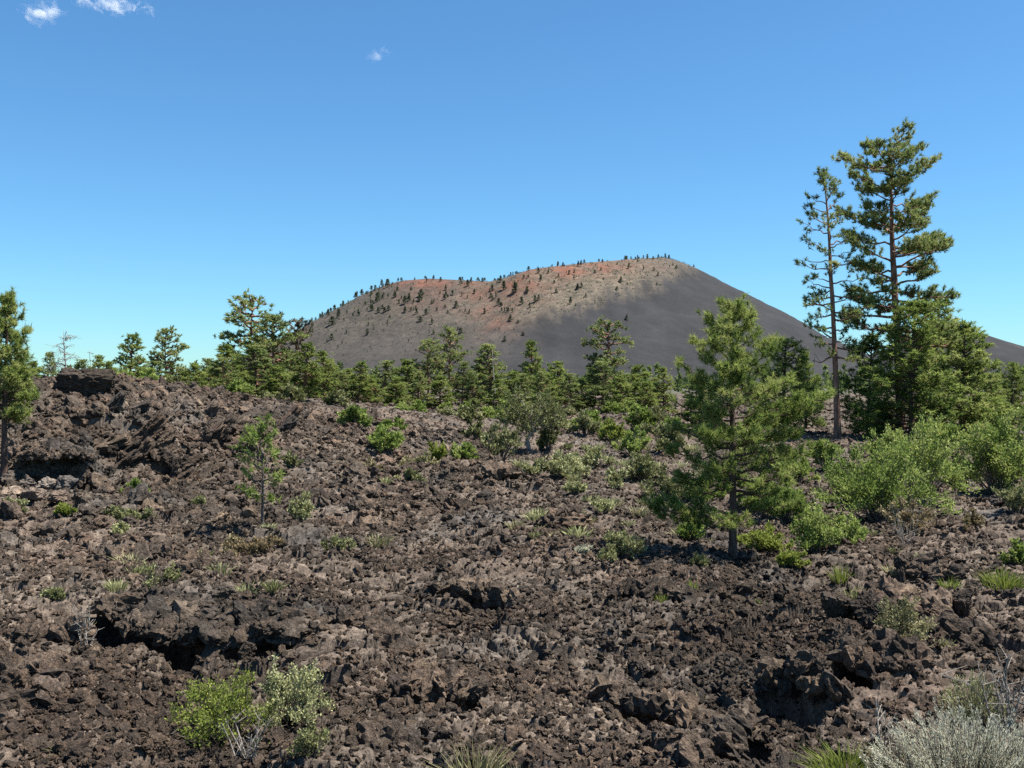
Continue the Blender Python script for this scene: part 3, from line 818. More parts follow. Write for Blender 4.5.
def far_wood():
    """continuous wood on the plain behind the tree line, one mass"""
    rng = np.random.default_rng(99); g = Geo(); P = []; D = []; A = []
    n = 620
    th = rng.uniform(-R(33), R(33), n); d = np.exp(rng.uniform(math.log(270), math.log(1150), n))
    for t, q in zip(th, d):
        x = q * math.sin(t); y = q * math.cos(t); h = rng.uniform(5, 9.5); w = h * rng.uniform(.18, .28); a0 = rng.normal(.42, .12)
        z0 = max(float(plain_z(np.array([x]), np.array([y]))[0]), float(cone_z(np.array([x]), np.array([y]))[0]) if y > 1050 else 0)
        k = 42
        tt = rng.random(k); a = rng.uniform(0, 6.28, k); r = w * (1 - .85 * tt) * np.sqrt(rng.random(k))
        P.append(np.stack([x + r * np.cos(a), y + r * np.sin(a), z0 + h * (.06 + .92 * tt)], -1)); D.append(np.stack([np.cos(a) * .6, np.sin(a) * .6, .8 + 0 * a], -1)); A.append(rng.normal(a0, .12, k))
    needles(g, np.concatenate(P), unit(np.concatenate(D)), np.concatenate(A), 3, 1.2, .75, rng)
    tag(obj('far_wood', g.mesh('far_wood', M['needle_far'])), 'distant pine wood on the plain before the cone', 'wood', kind='stuff')

# ------------------------------------------------------------------ shrubs and grass
def shrub(seed, w, h, stems, per, ln, wd, mat, up=.5, twig=.006, round_=.6, bare=0.0, stem_mat='stem', spread=.9):
    rng = np.random.default_rng(seed); sg = Geo(); fg = Geo(); P = []; D = []; A = []
    for i in range(stems):
        a = i * 2.4 + rng.normal(0, .4); rr = math.sqrt((i + .5) / stems) * rng.uniform(.7, 1.15) * (1 + .28 * math.sin(2 * a + seed) + .18 * math.sin(3 * a + seed * 1.7))
        tip = np.array([math.cos(a) * rr * w * .5, math.sin(a) * rr * w * .42, h * (1 - round_ * rr ** 2 * .75) * rng.uniform(.5, 1.1) * (1 + .22 * math.sin(a * 2 + seed * 2.3))])
        b = np.array([math.cos(a), math.sin(a), 0]) * rr * w * .08; b[2] = -.06
        mid = b * .4 + tip * .5 + np.array([0, 0, h * .06]) + rng.normal(0, .035 * w, 3)
        sg.tube([b, mid, tip], [twig * 1.6, twig, twig * .4], 4)
        lt = rng.normal(.5, .17); subs = [(mid, tip)]
        for _ in range(3):
            u = rng.uniform(.35, .85); s = mid * (1 - u) + tip * u if u > .5 else b * (1 - u * 2) + mid * u * 2
            e = s + unit(rng.normal(0, 1, 3) * np.array([1, 1, .6]) + (tip - b) * up / max(h, .1) + np.array([0, 0, up])) * h * rng.uniform(.16, .34)
            e[2] = max(e[2], .02)
            sg.tube([s, e], [twig * .7, twig * .3], 3); subs.append((s, e))
        if rng.random() < bare: continue
        for (s, e) in subs:
            k = max(3, int(per / len(subs)))
            f = rng.beta(2.2, 1.1, k)[:, None]
            P.append(s + (e - s) * f + rng.normal(0, .016 * (w + h), (k, 3))); D.append(np.tile(unit(e - s) * .6 + np.array([0, 0, up]), (k, 1))); A.append(np.full(k, lt) + rng.normal(0, .1, k))
    parts = {'stem': sg.mesh('stem', M[stem_mat], False, False)}
    if P:
        leaves(fg, np.concatenate(P), unit(np.concatenate(D)), np.concatenate(A), ln, wd, rng, spread)
        parts['foliage'] = fg.mesh('foliage', M[mat])
    return parts

def sagebrush(seed, w, h, stems, per, ln, wd, mat):
    """upright silvery stems thickly set with narrow leaves"""
    rng = np.random.default_rng(seed); sg = Geo(); fg = Geo(); P = []; D = []; A = []
    for i in range(stems):
        a = rng.uniform(0, 6.28); rr = math.sqrt(rng.random())
        b = np.array([math.cos(a) * rr * w * .32, math.sin(a) * rr * w * .28, -.06 + .3 * h * (1 - rr)])
        out = np.array([math.cos(a) * rr * w * .28, math.sin(a) * rr * w * .25, 0])
        tip = b + out + np.array([0, 0, h * (1 - .45 * rr ** 2) * rng.uniform(.55, .85)]) + rng.normal(0, .02 * w, 3)
        mid = (b + tip) / 2 + rng.normal(0, .02 * w, 3)
        sg.tube([b, mid, tip], [.006, .004, .002], 3)
        lt = rng.normal(.5, .18)
        f = rng.uniform(.2, 1.02, per)[:, None]
        P.append(np.where(f < .5, b + (mid - b) * f * 2, mid + (tip - mid) * (f - .5) * 2) + rng.normal(0, .006, (per, 3))); D.append(np.tile(unit(tip - b), (per, 1))); A.append(lt + .3 * (f[:, 0] - .5) + rng.normal(0, .08, per))
    leaves(fg, np.concatenate(P), unit(np.concatenate(D)), np.concatenate(A), ln, wd, rng, .5)
    return {'stem': sg.mesh('stem', M['stem'], False, False), 'foliage': fg.mesh('foliage', M[mat])}

def grass(seed, w, h, n, wd, mat):
    rng = np.random.default_rng(seed); g = Geo()
    a = rng.uniform(0, 6.28, n); rr = np.sqrt(rng.random(n))
    b = np.stack([np.cos(a) * rr * w * .3, np.sin(a) * rr * w * .25, 0 * a - .03], -1)
    o = np.stack([np.cos(a) * (.25 + rr), np.sin(a) * (.25 + rr), 0 * a], -1) * w * .3 * rng.uniform(.3, 1, (n, 1)) + rng.normal(0, .06 * w, (n, 3)) * np.array([1, 1, 0])
    hh = h * rng.uniform(.5, 1.05, (n, 1)) * (1 - .35 * rr[:, None])
    up = np.array([0, 0, 1.])
    m = b + o * .35 + up * hh * .62; t = b + o + up * hh
    s = unit(np.cross(t - b, rng.normal(0, 1, (n, 3)))) * wd
    V = np.stack([b - s, b + s, m - s * .8, m + s * .8, t], 1).reshape(-1, 3); i = np.arange(n)[:, None] * 5
    g.add(V, np.concatenate([i + [0, 1, 3], i + [0, 3, 2], i + [2, 3, 4]]), np.repeat(rng.normal(.5, .2, n), 5))
    return g.mesh('grass_tuft', M[mat])

def place_parts(name, parts, px, py, label, cat, group=None, sink=.03, sc=1, rz=0):
    x, y = at(px, py)
    r = bpy.data.objects.new(name, None); COL.objects.link(r); r.location = (x, y, hz(x, y) - sink); r.empty_display_size = .2
    r.scale = (sc, sc, sc); r.rotation_euler[2] = rz
    tag(r, label, cat, group)
    for k, me in parts.items(): obj(k, me, r)
    return r

def build_shrubs():
    S = [  # px, base row, width px, height px, leaf colour, stems, label
        (226, 748, 140, 72, 'bright', 44, 'bright green bush with bare pale twigs in the left foreground below the dark crack', .3),
        (292, 738, 92, 66, 'pale_leaf', 30, 'pale grey green bush right beside the bright green foreground bush', .12),
        (312, 772, 46, 36, 'olive', 14, 'low olive plant at the bottom edge under the pale foreground bush', .1),
        (905, 664, 62, 62, 'straw', 16, 'sparse yellowish bush growing over the dark gully', .25),
        (878, 522, 116, 82, 'green', 46, 'large light green shrub below the dense pine clump', 0),
        (922, 500, 84, 74, 'green', 36, 'light green shrub leaning against the right of the large shrub', 0),
        (1000, 494, 86, 82, 'green', 46, 'tall light green shrub at the right edge under the pines', 0),
        (1016, 516, 40, 40, 'olive', 20, 'olive shrub at the right edge below the tall light green shrub', .1),
        (972, 532, 28, 20, 'rust', 12, 'small rusty orange plant among the rocks on the right', 0),
        (908, 536, 66, 34, 'rust', 18, 'brownish dry bush in front of the light green shrubs', .2),
        (816, 558, 56, 58, 'green', 30, 'green shrub right of the young pine trunk', 0),
        (764, 552, 56, 28, 'bright', 24, 'low bright green mat right of the young pine foot', 0),
        (792, 570, 34, 20, 'bright', 16, 'small green mat below the green shrub near the young pine', 0),
        (786, 520, 64, 42, 'green', 26, 'shaded green shrub behind the young pine on its right', 0),
        (850, 548, 46, 40, 'green', 20, 'small green shrub right of the green shrub near the young pine', 0),
        (622, 560, 60, 30, 'olive', 24, 'low olive green shrub left of the young pine', 0),
        (576, 528, 18, 16, 'bright', 10, 'small bright plant beside the short dark crack', 0),
        (583, 558, 17, 13, 'sage', 10, 'small whitish clump left of the low olive shrub', 0),
        (612, 444, 24, 28, 'bright', 16, 'bright green upright shrub in the middle distance', 0),
        (561, 480, 60, 30, 'pale_leaf', 26, 'pale olive brush spread in the middle distance', 0),
        (616, 488, 26, 22, 'pale_leaf', 14, 'small rounded pale green clump right of the pale brush', 0),
        (642, 482, 42, 40, 'olive', 22, 'olive shrub left of the young pine crown', 0),
        (576, 494, 26, 16, 'pale_leaf', 12, 'small pale tuft bush below the spread pale brush', 0),
        (668, 500, 40, 34, 'olive', 18, 'olive bush half under the left boughs of the young pine', 0),
        (355, 430, 34, 30, 'green', 20, 'green shrub on the far left end of the shrub row below the tree line', 0),
        (392, 430, 30, 16, 'green', 14, 'low green shrub second in the row below the tree line', 0),
        (386, 452, 46, 28, 'green', 22, 'wide green shrub with a dark shadow below the row', 0),
        (437, 460, 26, 28, 'bright', 14, 'small round topped shrub on a bare stem', .1),
        (464, 462, 32, 22, 'green', 14, 'green shrub right of the small round topped shrub', 0),
        (371, 470, 24, 18, 'rust', 10, 'brownish plant below the wide green shrub', 0),
        (424, 466, 52, 14, 'straw', 16, 'low tan brush below the small round topped shrub', 0),
        (500, 460, 46, 40, 'olive', 18, 'grey olive shrub left of the gnarled juniper', .2),
        (301, 528, 32, 38, 'pale_leaf', 14, 'grey green upright shrub right of the spindly sapling', 0),
        (248, 552, 78, 24, 'rust', 20, 'brownish low brush at the foot of the spindly sapling', .1),
        (338, 558, 46, 16, 'olive', 14, 'thin olive patch right of the brownish low brush', .1),
        (138, 494, 26, 24, 'green', 14, 'green shrub on the rocky slope of the left ridge', 0),
        (128, 522, 52, 20, 'olive', 18, 'olive low brush below the left ridge', 0),
        (65, 518, 20, 15, 'bright', 12, 'bright yellow green cushion below the pale boulders', 0),
        (16, 512, 30, 18, 'olive', 14, 'olive brush at the left edge below the pale boulders', 0),
        (120, 539, 20, 13, 'pale_leaf', 10, 'pale small cushion below the olive low brush', 0),
        (157, 584, 42, 42, 'olive', 22, 'grey twiggy bush with few leaves on the left', .75),
        (57, 610, 28, 16, 'olive', 12, 'small olive tuft above the pale dead twigs', .2),
        (762, 614, 28, 18, 'olive', 12, 'small dull olive plant on the rubble below the young pine', .2),
        (700, 572, 26, 16, 'olive', 12, 'small plant left of the young pine foot', .2),
        (534, 474, 30, 16, 'pale_leaf', 12, 'small pale brush below the gnarled juniper', 0),
        (668, 452, 36, 28, 'olive', 18, 'dull shrub in the gap behind the young pine', .1),
        (770, 470, 50, 34, 'olive', 20, 'dull olive shrub behind the right boughs of the young pine', 0),
        (960, 488, 44, 36, 'olive', 20, 'olive shrub between the two tall light green shrubs', .1),
        (592, 468, 44, 26, 'pale_leaf', 18, 'pale brush between the spread pale brush and the olive shrub', .1),
        (548, 452, 34, 22, 'olive', 14, 'olive brush just right of the gnarled juniper trunk', .1),
        (634, 458, 40, 26, 'green', 18, 'light green brush below the right end of the tree line', 0),
        (604, 508, 30, 18, 'pale_leaf', 12, 'pale tuft bush nearest the middle of the rubble', .1),
        (650, 430, 40, 24, 'olive', 16, 'olive brush at the far edge left of the young pine crown', 0),
        (476, 440, 36, 22, 'olive', 14, 'olive brush left of the grey olive shrub', .1),
        (585, 436, 36, 24, 'olive', 14, 'olive brush left of the bright green upright shrub', 0),
        (700, 500, 40, 30, 'green', 18, 'green shrub hidden under the left low boughs of the young pine', 0),
        (756, 512, 46, 36, 'green', 20, 'green shrub right against the young pine trunk', 0),
        (796, 482, 44, 34, 'green', 20, 'green shrub behind the right boughs, nearer the large shrub', 0),
        (826, 470, 40, 30, 'green', 18, 'green shrub before the slender bare trunk', 0),
        (744, 460, 46, 28, 'olive', 18, 'olive brush behind the young pine trunk', .1),
        (890, 462, 60, 44, 'green', 26, 'green shrub at the foot of the dense pine clump', 0),
        (940, 456, 56, 40, 'green', 24, 'green shrub under the right half of the dense pine clump', 0),
        (986, 440, 50, 40, 'green', 22, 'green shrub beneath the low round pine', 0),
        (1018, 560, 30, 26, 'green', 14, 'green shrub at the right edge above the wide grass clump', 0),
        (836, 540, 36, 30, 'olive', 16, 'olive shrub in front of the large light green shrub', .1),
        (690, 546, 40, 26, 'green', 18, 'low green shrub left of the young pine foot under its boughs', 0),
        (200, 512, 26, 16, 'olive', 10, 'small olive plant left of the spindly sapling', .1),
        (292, 470, 24, 18, 'olive', 10, 'small olive plant right of the sapling crown', .1),
        (410, 478, 26, 14, 'olive', 10, 'small olive plant below the low tan brush', .1),
        (846, 506, 46, 40, 'green', 22, 'light green shrub at the left of the large shrub', 0)]
    for i, (px, py, w, h, mt, st, lab, bare) in enumerate(S):
        x, y = at(px, py); k = y / 1000.
        near = y < 13
        ln = max(.018 if near else .03, 3.2 * k); wd = ln * .5
        per = 190 if w > 60 else 120
        if mt == 'sage': wd = ln * .3
        st = int(st * 1.15)
        p = shrub(500 + i, w * k * .95, h * k * .78, st, per, ln, wd, mt, .6, max(.004, .45 * k), bare=bare)
        place_parts('bush' if w > 40 else 'shrub', p, px, py, lab, 'shrub', None, .02)
    # sagebrush at the lower right
    for (px, py, w, h, st, per, mt, lab) in [(964, 800, 156, 92, 340, 90, 'sage', 'silvery grey sagebrush in the lower right corner'),
                                             (974, 722, 70, 62, 120, 60, 'pale_leaf', 'yellowish green rabbitbrush just behind the silvery sagebrush'),
                                             (1016, 812, 90, 86, 140, 70, 'sage', 'silvery sagebrush cut by the right edge at the lower corner'),
                                             (898, 790, 70, 62, 70, 36, 'sage', 'thin dry sagebrush left of the silvery sagebrush')]:
        x, y = at(px, min(py, 770)); y = min(y, 8.0); k = y / 1000.
        p = sagebrush(int(px), w * k, h * k, st, per, .026 if mt == 'sage' else .03, .005, mt)
        place_parts('sagebrush', p, px, py, lab, 'sagebrush')
    # grass tufts
    Gs = [(474, 788, 84, 48, 'straw', 90, 'straw coloured grass tuft at the bottom edge in the centre'),
          (520, 786, 40, 32, 'straw', 46, 'small straw grass tuft at the bottom right of the larger straw tuft'),
          (846, 782, 90, 40, 'bright', 190, 'green leafy grass at the bottom edge near the sagebrush'),
          (950, 600, 28, 22, 'bright', 70, 'bright green grass clump right of the gully'),
          (1003, 592, 52, 30, 'bright', 130, 'wide bright green grass clump at the right edge'),
          (840, 582, 28, 24, 'bright', 60, 'green grass clump above the big broken boulder'),
          (662, 609, 16, 18, 'bright', 34, 'small green grass sprig, left one of a pair on the rubble'),
          (693, 602, 16, 18, 'bright', 34, 'small green grass sprig, right one of a pair on the rubble'),
          (82, 632, 26, 30, 'straw', 50, 'pale dry grass on the left rubble beside dead twigs'),
          (60, 762, 40, 12, 'straw', 24, 'thin dry grass at the bottom left corner'),
          (700, 690, 20, 14, 'straw', 14, 'thin dry wisp on the rubble in the lower middle')]
    for i, (px, py, w, h, mt, n, lab) in enumerate(Gs):
        x, y = at(px, min(py, 775)); k = y / 1000.
        me = grass(800 + i, w * k, h * k, int(n * 1.6), max(.003, .45 * k), mt)
        x, y = at(px, py)
        tag(obj('grass_tuft', me, None, (x, y, hz(x, y))), lab, 'grass tuft')
    v = [grass(880 + i, .55, .32, 70, .012, ['straw', 'pale_leaf', 'olive'][i]) for i in range(3)]
    rng = np.random.default_rng(41)
    for i in range(76):
        px, py = (rng.uniform(500, 720), rng.uniform(436, 545)) if i < 52 else (rng.uniform(40, 460), rng.uniform(480, 600)) if i < 66 else (rng.uniform(780, 1000), rng.uniform(540, 640))
        x, y = at(px, py); o = obj('grass_tuft', v[i % 3], None, (x, y, hz(x, y))); q = rng.uniform(.5, 1.3) * (.55 + y / 42); o.scale = (q, q, q * .9); o.rotation_euler[2] = i
        tag(o, 'small pale grass tuft growing among the lava rubble', 'grass tuft', 'small grass tufts among the rubble')
    # low brush under the tree line
    rng = np.random.default_rng(12)
    v = [shrub(700 + i, 2.4, 1.7, 26, 60, .3, .17, ['green', 'olive', 'olive', 'green'][i], .6, .02) for i in range(4)]
    labs = ['row of green brush under the tree line']
    xs = [(316, 96), (334, 92), (352, 104), (372, 98), (392, 94), (408, 90), (426, 98), (446, 92), (466, 90), (486, 94), (506, 88), (524, 84), (546, 88), (568, 92), (590, 86), (612, 90), (632, 84), (656, 80),
          (196, 60), (218, 66), (240, 64), (268, 66), (290, 70), (124, 54), (150, 56), (176, 58), (560, 70), (590, 68), (640, 66), (540, 74), (338, 76), (402, 70), (418, 78), (446, 74), (470, 68), (488, 78), (508, 70), (530, 64), (552, 62), (574, 66), (600, 60), (622, 62), (648, 60), (672, 64)]
    for i, (px, d) in enumerate(xs):
        x = (px - 512) / 1000. * d
        r = bpy.data.objects.new('bush', None); COL.objects.link(r); r.location = (x, d, hz(x, d) - .1); r.rotation_euler[2] = i * 1.9
        s = rng.uniform(.4, .8); r.scale = (s * 1.1, s * 1.1, s * rng.uniform(.7, 1.0))
        tag(r, 'low green bush in the brush along the foot of the tree line', 'shrub', 'brush along the foot of the tree line')
        for k, me in v[i % 4].items(): obj(k, me, r)
    # spindly sapling
    x, y = at(262, 528); k = y / 1000.; H = 104 * k
    prof = lambda t: 27 * k * np.interp(t, [0, .3, .6, .85, 1], [.75, .7, 1., .85, .4])
    p = pine(301, H, H * .25, prof, 17, (.2, .8), 4.0, 12, .15, .024, .035, 6, (8 * k, 0), .2, .4, mat='green', bark='stem', subl=.45, fill=.4, wob=.08)
    plant_tree(p, (x, y, hz(x, y)), 'spindly light green sapling below the left ridge', name='sapling')
    # gnarled juniper with a pale twisted trunk
    x, y = at(530, 452); k = y / 1000.; rng = np.random.default_rng(8)
    tg = Geo(); cg = Geo(); P = []; D = []; A = []
    H = 56 * k
    tk = np.array([[0, 0, -.2], [-.05 * H, 0, .18 * H], [.06 * H, 0, .36 * H], [-.03 * H, 0, .52 * H], [.04 * H, 0, .7 * H]])
    tg.tube(tk, [.12, .1, .085, .06, .03], 7, 0, rng, .3)
    for i in range(22):
        a = i * 2.4; q = rng.uniform(.35, 1); st = np.array([np.interp(q, np.linspace(0, 1, 5), tk[:, j]) for j in range(3)])
        e = st + np.array([math.cos(a) * H * .62 * rng.uniform(.4, 1), math.sin(a) * H * .45 * rng.uniform(.4, 1), H * rng.uniform(.05, .42)]); m = (st + e) / 2 + rng.normal(0, .06 * H, 3)
        tg.tube([st, m, e], [.035, .025, .01], 4)
        for _ in range(24):
            P.append(m + (e - m) * rng.uniform(0.2, 1.1) + rng.normal(0, .085 * H, 3)); D.append((0, 0, 1.)); A.append(.4 + .12 * rng.normal())
    needles(cg, np.array(P), np.array(D), np.array(A), 9, .22, .05, rng, 1.5)
    plant_tree({'trunk': tg.mesh('trunk', M['dead'], True, False), 'crown': cg.mesh('crown', M['olive'])}, (x, y, hz(x, y)), 'gnarled juniper with a pale twisted trunk in the middle distance', name='juniper_tree')
    # dead wood
    def twigs(px, py, w, h, n, lab, lean=0.):
        x, y = at(px, py); k = y / 1000.; g = Geo(); rng = np.random.default_rng(int(px))
        for i in range(n):
            a = i * 2.4; L = h * k * rng.uniform(.5, 1.1)
            b = np.array([rng.normal(0, .06) * w * k, rng.normal(0, .06) * w * k, -.05]); e = b + np.array([math.cos(a) * w * k * .5 * rng.uniform(.3, 1) + lean * L, math.sin(a) * w * k * .3, L])
            m = (b + e) / 2 + rng.normal(0, .08 * L, 3)
            g.tube([b, m, e], [.009, .006, .003], 4)
            for _ in range(4):
                u = rng.uniform(.3, .95); s = b + (m - b) * u * 2 if u < .5 else m + (e - m) * (u - .5) * 2
                g.tube([s, s + unit(rng.normal(0, 1, 3) + np.array([0, 0, .6])) * L * .3], [.005, .002], 3)
        tag(obj('dead_shrub', g.mesh('dead_shrub', M['dead'], False, False), None, (x, y, hz(x, y))), lab, 'dead shrub')
    twigs(84, 652, 32, 46, 12, 'pale dead twigs standing on the left rubble')
    twigs(1006, 735, 70, 78, 14, 'tangle of bare grey twigs at the right edge above the sagebrush')
    twigs(250, 765, 60, 50, 12, 'bare pale twigs at the bottom edge below the foreground bush')
    twigs(880, 772, 40, 60, 9, 'thin dry stalks at the bottom beside the sagebrush')
    twigs(905, 548, 30, 40, 8, 'bare twigs among the brownish dry bush on the right')
    # long fallen stick
    (x0, y0), (x1, y1) = at(868, 652), at(1030, 738)
    g = Geo(); rng = np.random.default_rng(3); s = np.linspace(0, 1, 9)
    pts = np.stack([x0 + (x1 - x0) * s, y0 + (y1 - y0) * s, [hz(x0 + (x1 - x0) * q, y0 + (y1 - y0) * q) for q in s]], -1)
    pts[:, 2] = np.linspace(pts[0, 2] + .1, pts[-1, 2] + .3, 9); pts[:, 2] += rng.normal(0, .015, 9)
    g.tube(pts, .008 + .009 * s, 5)
    for i in range(9):
        q = pts[i % 8 + 1]; g.tube([q, q + unit(rng.normal(0, 1, 3) + np.array([0, 0, .4])) * .28], [.005, .002], 3)
    tag(obj('dead_branch', g.mesh('dead_branch', M['dead'], False, False)), 'long thin pale dead branch slanting over the gully to the right edge', 'dead branch')

LEDGES = {0: (.52, .5), 1: (.4, .5), 2: (.9, 1.0), 4: (.4, .5), 5: (.4, .5), 7: (.35, .5), 8: (.5, .5), 9: (.25, .5), 10: (.6, .5)}

def ledge(i, reach, thick, label, back=.5):
    p, q, w, dp, lift = CR[i]
    L = math.hypot(q[0] - p[0], q[1] - p[1]); tx, ty = (q[0] - p[0]) / L, (q[1] - p[1]) / L; nx, ny = -ty, tx
    if ny < 0: nx, ny = -nx, -ny
    nu = int(np.clip(L / .03, 60, 150)); nv = 34
    u = np.linspace(-.02, 1.02, nu); v = np.linspace(0, 1, nv); U, Vv = np.meshgrid(u, v, indexing='ij')
    U = U + (.03 / L) * np.sin(9 * Vv + 3) * Vv
    env = np.clip(1 - (2 * np.abs(u - .5)) ** 4, 0, 1)
    ed = env * reach * (.75 + .5 * perlin(u * L / .6, u * 0 + i, 401) + .15 * perlin(u * L / .2, u * 0 + i, 402)) + .05
    off = back - Vv * (back + ed[:, None])
    bx = p[0] + (q[0] - p[0]) * U; by = p[1] + (q[1] - p[1]) * U
    X = bx + nx * off; Y = by + ny * off
    ref = height(bx + nx * (back * .8), by + ny * (back * .8), False)
    blur = np.stack([np.convolve(np.pad(ref[:, 0], 4, 'edge'), np.ones(9) / 9, 'valid')] * nv, 1)
    h1, _ = blocks(X, Y, .22, 411, .7); h2, _ = blocks(X, Y, .09, 415, .9)
    top = blur + .03 + .05 * h1 + .022 * h2 - .10 * Vv ** 3
    bot = top - thick * (.25 + .9 * (1 - Vv)) - .05 * np.abs(perlin(X / .12, Y / .12, 419)) * (1 - .6 * Vv) - .015
    V = np.concatenate([np.stack([X, Y, top], -1).reshape(-1, 3), np.stack([X, Y, bot], -1).reshape(-1, 3)])
    a = np.arange(nu - 1)[:, None] * nv + np.arange(nv - 1)[None, :]; m = nu * nv
    F = [np.stack([a, a + 1, a + nv + 1, a + nv], -1).reshape(-1, 4), np.stack([a + m, a + nv + m, a + nv + 1 + m, a + 1 + m], -1).reshape(-1, 4)]
    def side(idx): return np.stack([idx[:-1], idx[1:], idx[1:] + m, idx[:-1] + m], -1)
    F += [side(np.arange(nu) * nv + nv - 1), side(np.arange(nu)[::-1] * nv), side(np.arange(nv)), side((nu - 1) * nv + np.arange(nv)[::-1])]
    tag(obj('lava_ledge', mesh('lava_ledge', V, np.concatenate(F), M['lava'])), label, 'rock ledge', kind='thing')

def build_rocks():
    ledge(0, .52, .06, 'rough lava ledge overhanging the long black crack in the left foreground')
    ledge(1, .4, .09, 'lava ledge over the small black crack at the lower left edge')
    ledge(2, .9, .22, 'arched lava roof over the dark cave above the pale boulders', 1.0)
    ledge(4, .4, .10, 'broken lava ledge over the dark hole behind the yellowish bush')
    ledge(5, .4, .10, 'broken lava ledge over the dark hole left of the sagebrush')
    ledge(7, .35, .07, 'short lava ledge over a small dark crack beside a bright plant')
    ledge(8, .5, .12, 'low lava ledge over a dark slot in the middle of the field')
    ledge(9, .25, .06, 'small lava ledge over a dark hole near the bottom edge')
    ledge(10, .6, .14, 'lava ledge over a dark hollow high on the left ridge')
    boulder(79, 397, 68, 26, 11, 'dark flat lava slab jutting from the top of the left ridge', dep=.42, tilt=(.42, .1), cat='rock slab', name='lava_slab', lift=.12, box=True)
    boulder(36, 392, 26, 16, 12, 'small dark lava block left of the slab on the ridge top', dep=.8)
    boulder(122, 398, 26, 14, 13, 'rounded brown lava block right of the slab on the ridge top', dep=.8)
    boulder(144, 446, 52, 14, 14, 'long tilted lava slab leaning on the left ridge', dep=.5, tilt=(.3, -.75), cat='rock slab', name='lava_slab', lift=.3, box=True)
    boulder(158, 462, 44, 10, 15, 'shorter tilted lava slab parallel below the long one', dep=.5, tilt=(.3, -.75), cat='rock slab', name='lava_slab', lift=.25)
    boulder(186, 470, 34, 9, 16, 'small tilted lava slab right of the two leaning slabs', dep=.6, tilt=(.3, -.7), cat='rock slab', name='lava_slab', lift=.2)
    rng = np.random.default_rng(19)
    for i in range(22):
        px = rng.uniform(100, 300); py = rng.uniform(412, 482) if px < 220 else rng.uniform(418, 455)
        L_ = rng.uniform(20, 44)
        o = boulder(px, py, L_, rng.uniform(6, 11), 200 + i, 'grey brown lava slab tilted among the broken blocks of the left ridge', dep=.6, tilt=(.35, -rng.uniform(.35, .95)), sub=4, cat='rock slab', name='lava_slab', lift=.12, box=True)
        o['group'] = 'tilted slabs on the left ridge'
    pile = [(16, 470, 20, 26, 'upright pale grey block at the left mouth of the cave'), (8, 486, 20, 13, 'pale grey boulder nearest the left edge under the cave'),
            (26, 489, 16, 12, 'rounded pale boulder second from the left edge in the pile'), (38, 480, 22, 11, 'flat topped pale boulder highest in the pile under the cave'),
            (54, 482, 18, 12, 'pale boulder below the right half of the cave mouth'), (46, 491, 18, 12, 'pale boulder in the middle of the pile'),
            (64, 492, 20, 14, 'square pale boulder at the right end of the pile'), (32, 499, 22, 10, 'low pale slab at the bottom of the pile'),
            (12, 499, 24, 10, 'low pale slab at the bottom left of the pile'), (54, 501, 18, 9, 'small pale stone at the bottom right of the pile'), (76, 486, 20, 20, 'brown streaked block right of the pale pile')]
    for i, (px, py, w, h, lab) in enumerate(pile):
        boulder(px, py, w * 1.25, h * 1.25, 40 + i, lab, 'pale' if i < 10 else 'boulder', .9, i, (.1 * math.sin(i), .15 * math.cos(i * 2)), 4, lift=-.04, planes=7, onslope=True)
    boulder(868, 620, 46, 36, 61, 'large angular brown boulder at the brink of the gully', dep=.8, rot=.4)
    boulder(838, 618, 34, 26, 62, 'dark block left of the large angular boulder', dep=.8)
    boulder(902, 585, 14, 52, 63, 'narrow dark upright rock spike above the gully', dep=.9)
    boulder(928, 640, 34, 28, 64, 'brown broken boulder right of the yellowish bush', dep=.8, rot=1)
    boulder(962, 620, 30, 26, 65, 'dark block under the right grass clump', dep=.8, rot=2)
    boulder(846, 668, 40, 46, 66, 'rough brown lava lump left of the gully', dep=.8, rot=1.2)
    boulder(812, 700, 44, 38, 67, 'rough lava lump lower left of the gully', dep=.8, rot=2.2)
    boulder(858, 776, 36, 22, 68, 'pale lichen covered rock at the bottom edge near the sagebrush', 'pale', dep=.8)
    boulder(1000, 508, 20, 12, 69, 'small pale stone below the tall light green shrub', 'pale', dep=.8, sub=4)
    boulder(222, 638, 30, 14, 70, 'flat grey lip stone over the left foreground crack', dep=.7, tilt=(.15, 0), lift=.3)
    boulder(246, 668, 22, 18, 71, 'rounded lava stone at the near edge of the foreground crack', dep=.8, rot=1)
    boulder(940, 575, 30, 22, 73, 'dark lava block beside the rock spike', dep=.8, rot=.9)

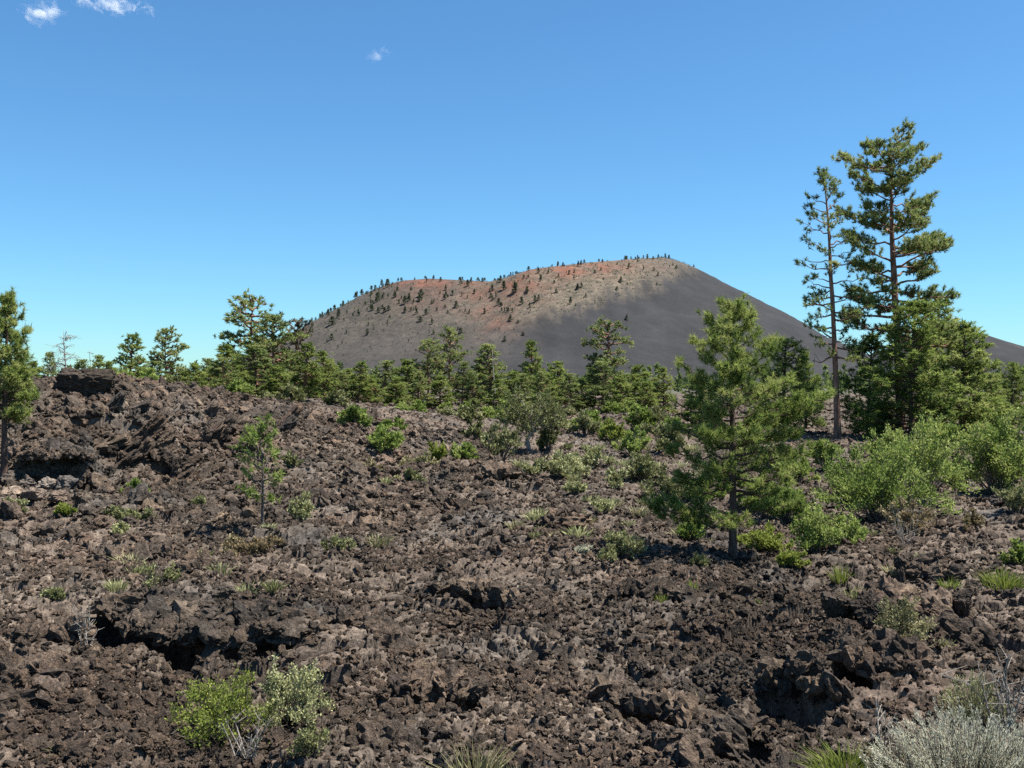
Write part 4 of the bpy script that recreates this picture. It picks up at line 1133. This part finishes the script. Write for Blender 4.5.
# ------------------------------------------------------------------ clouds, sky, sun, camera
def build_clouds():
    def cloud(px, py, w, h, seed, lab, dens, tilt=0., thr=.5, dist=6000.):
        x = (px - 512) / 1000. * dist; z = HC + (HY - py) / 1000. * dist
        V, F = ICO[4]
        k = dist / 1000.
        m, t, ns, ls = nt('cloud_vapour')
        tc = ns.new('ShaderNodeTexCoord')
        ln = ns.new('ShaderNodeVectorMath'); ln.operation = 'LENGTH'; ls.new(tc.outputs['Object'], ln.inputs[0])
        mp = ns.new('ShaderNodeMapping'); mp.inputs['Location'].default_value = (seed, seed * 2, 0); mp.inputs['Scale'].default_value = (w / h * .8, 1, 1); ls.new(tc.outputs['Object'], mp.inputs[0])
        n = noise(ns, ls, mp.outputs[0], 1.6, 4, .55, 1.4)
        f = maprange(ns, ls, ln.outputs['Value'], .1, 1.0, .14, -.26)
        ad = ns.new('ShaderNodeMath'); ad.operation = 'ADD'; ls.new(n, ad.inputs[0]); ls.new(f, ad.inputs[1])
        dn = maprange(ns, ls, ad.outputs[0], thr, thr + .32, 0, dens)
        pv = ns.new('ShaderNodeVolumePrincipled'); pv.inputs['Color'].default_value = (1, 1, 1, 1); pv.inputs['Anisotropy'].default_value = .2
        ls.new(dn, pv.inputs['Density'])
        o = ns.new('ShaderNodeOutputMaterial'); ls.new(pv.outputs[0], o.inputs['Volume'])
        me = mesh('cloud', V, F, m)
        c = obj('cloud', me, None, (x, dist, z)); c.scale = (w * k * .5, h * k * .8, h * k * .5); c.rotation_euler[1] = tilt
        tag(c, lab, 'cloud')
    cloud(41, 13, 76, 40, 3.1, 'small puffy white cloud in the top left corner', .016)
    cloud(113, 5, 125, 32, 8.7, 'stretched white cloud right of the puffy cloud at the top', .018, .12)
    cloud(378, 55, 44, 24, 5.2, 'tiny faint wisp of cloud alone in the upper sky', .006, -.3)

def world(sun_az, sun_el):
    w = bpy.data.worlds.new('World'); SC.world = w; w.use_nodes = True
    t = w.node_tree; bg = t.nodes['Background']
    s = t.nodes.new('ShaderNodeTexSky'); s.sky_type = 'NISHITA'; s.sun_disc = False
    s.sun_elevation = sun_el; s.sun_rotation = sun_az; s.altitude = 2100; s.air_density = 1.3; s.dust_density = .8; s.ozone_density = 4.0
    wb = t.nodes.new('ShaderNodeMix'); wb.data_type = 'RGBA'; wb.blend_type = 'MULTIPLY'; wb.inputs[0].default_value = 1; wb.inputs[7].default_value = (.635, 1.02, 1.211, 1)
    t.links.new(s.outputs[0], wb.inputs[6]); t.links.new(wb.outputs[2], bg.inputs[0]); bg.inputs[1].default_value = .055
    d = Vector((math.sin(sun_az) * math.cos(sun_el), math.cos(sun_az) * math.cos(sun_el), math.sin(sun_el)))
    l = bpy.data.lights.new('sun', 'SUN'); l.energy = 5.0; l.angle = R(.53); l.color = (1, .95, .88)
    o = bpy.data.objects.new('sun', l); COL.objects.link(o); o.rotation_euler = d.to_track_quat('Z', 'Y').to_euler(); o.location = (0, 0, 60)

def camera():
    c = bpy.data.cameras.new('camera'); c.sensor_width = 36; c.lens = 36 * 1000 / 1024.; c.clip_start = .1; c.clip_end = 60000
    o = bpy.data.objects.new('camera', c); COL.objects.link(o); o.location = (0, 0, HC); o.rotation_euler = (R(90), 0, 0)
    SC.camera = o

camera(); world(R(94), R(64))
build_lava(); build_plain(); build_cone(); build_rubble(); build_rocks()
build_trees(); hill_trees(); far_wood(); hill_scrub(); build_shrubs(); build_clouds()

v = SC.view_settings; v.view_transform = 'Standard'; v.look = 'None'; v.exposure = 1.3; v.gamma = 1; v.use_curve_mapping = False
cy = SC.cycles
cy.max_bounces = 6; cy.diffuse_bounces = 3; cy.glossy_bounces = 2; cy.transmission_bounces = 4; cy.volume_bounces = 4; cy.transparent_max_bounces = 4
cy.use_denoising = False; cy.sample_clamp_indirect = 6
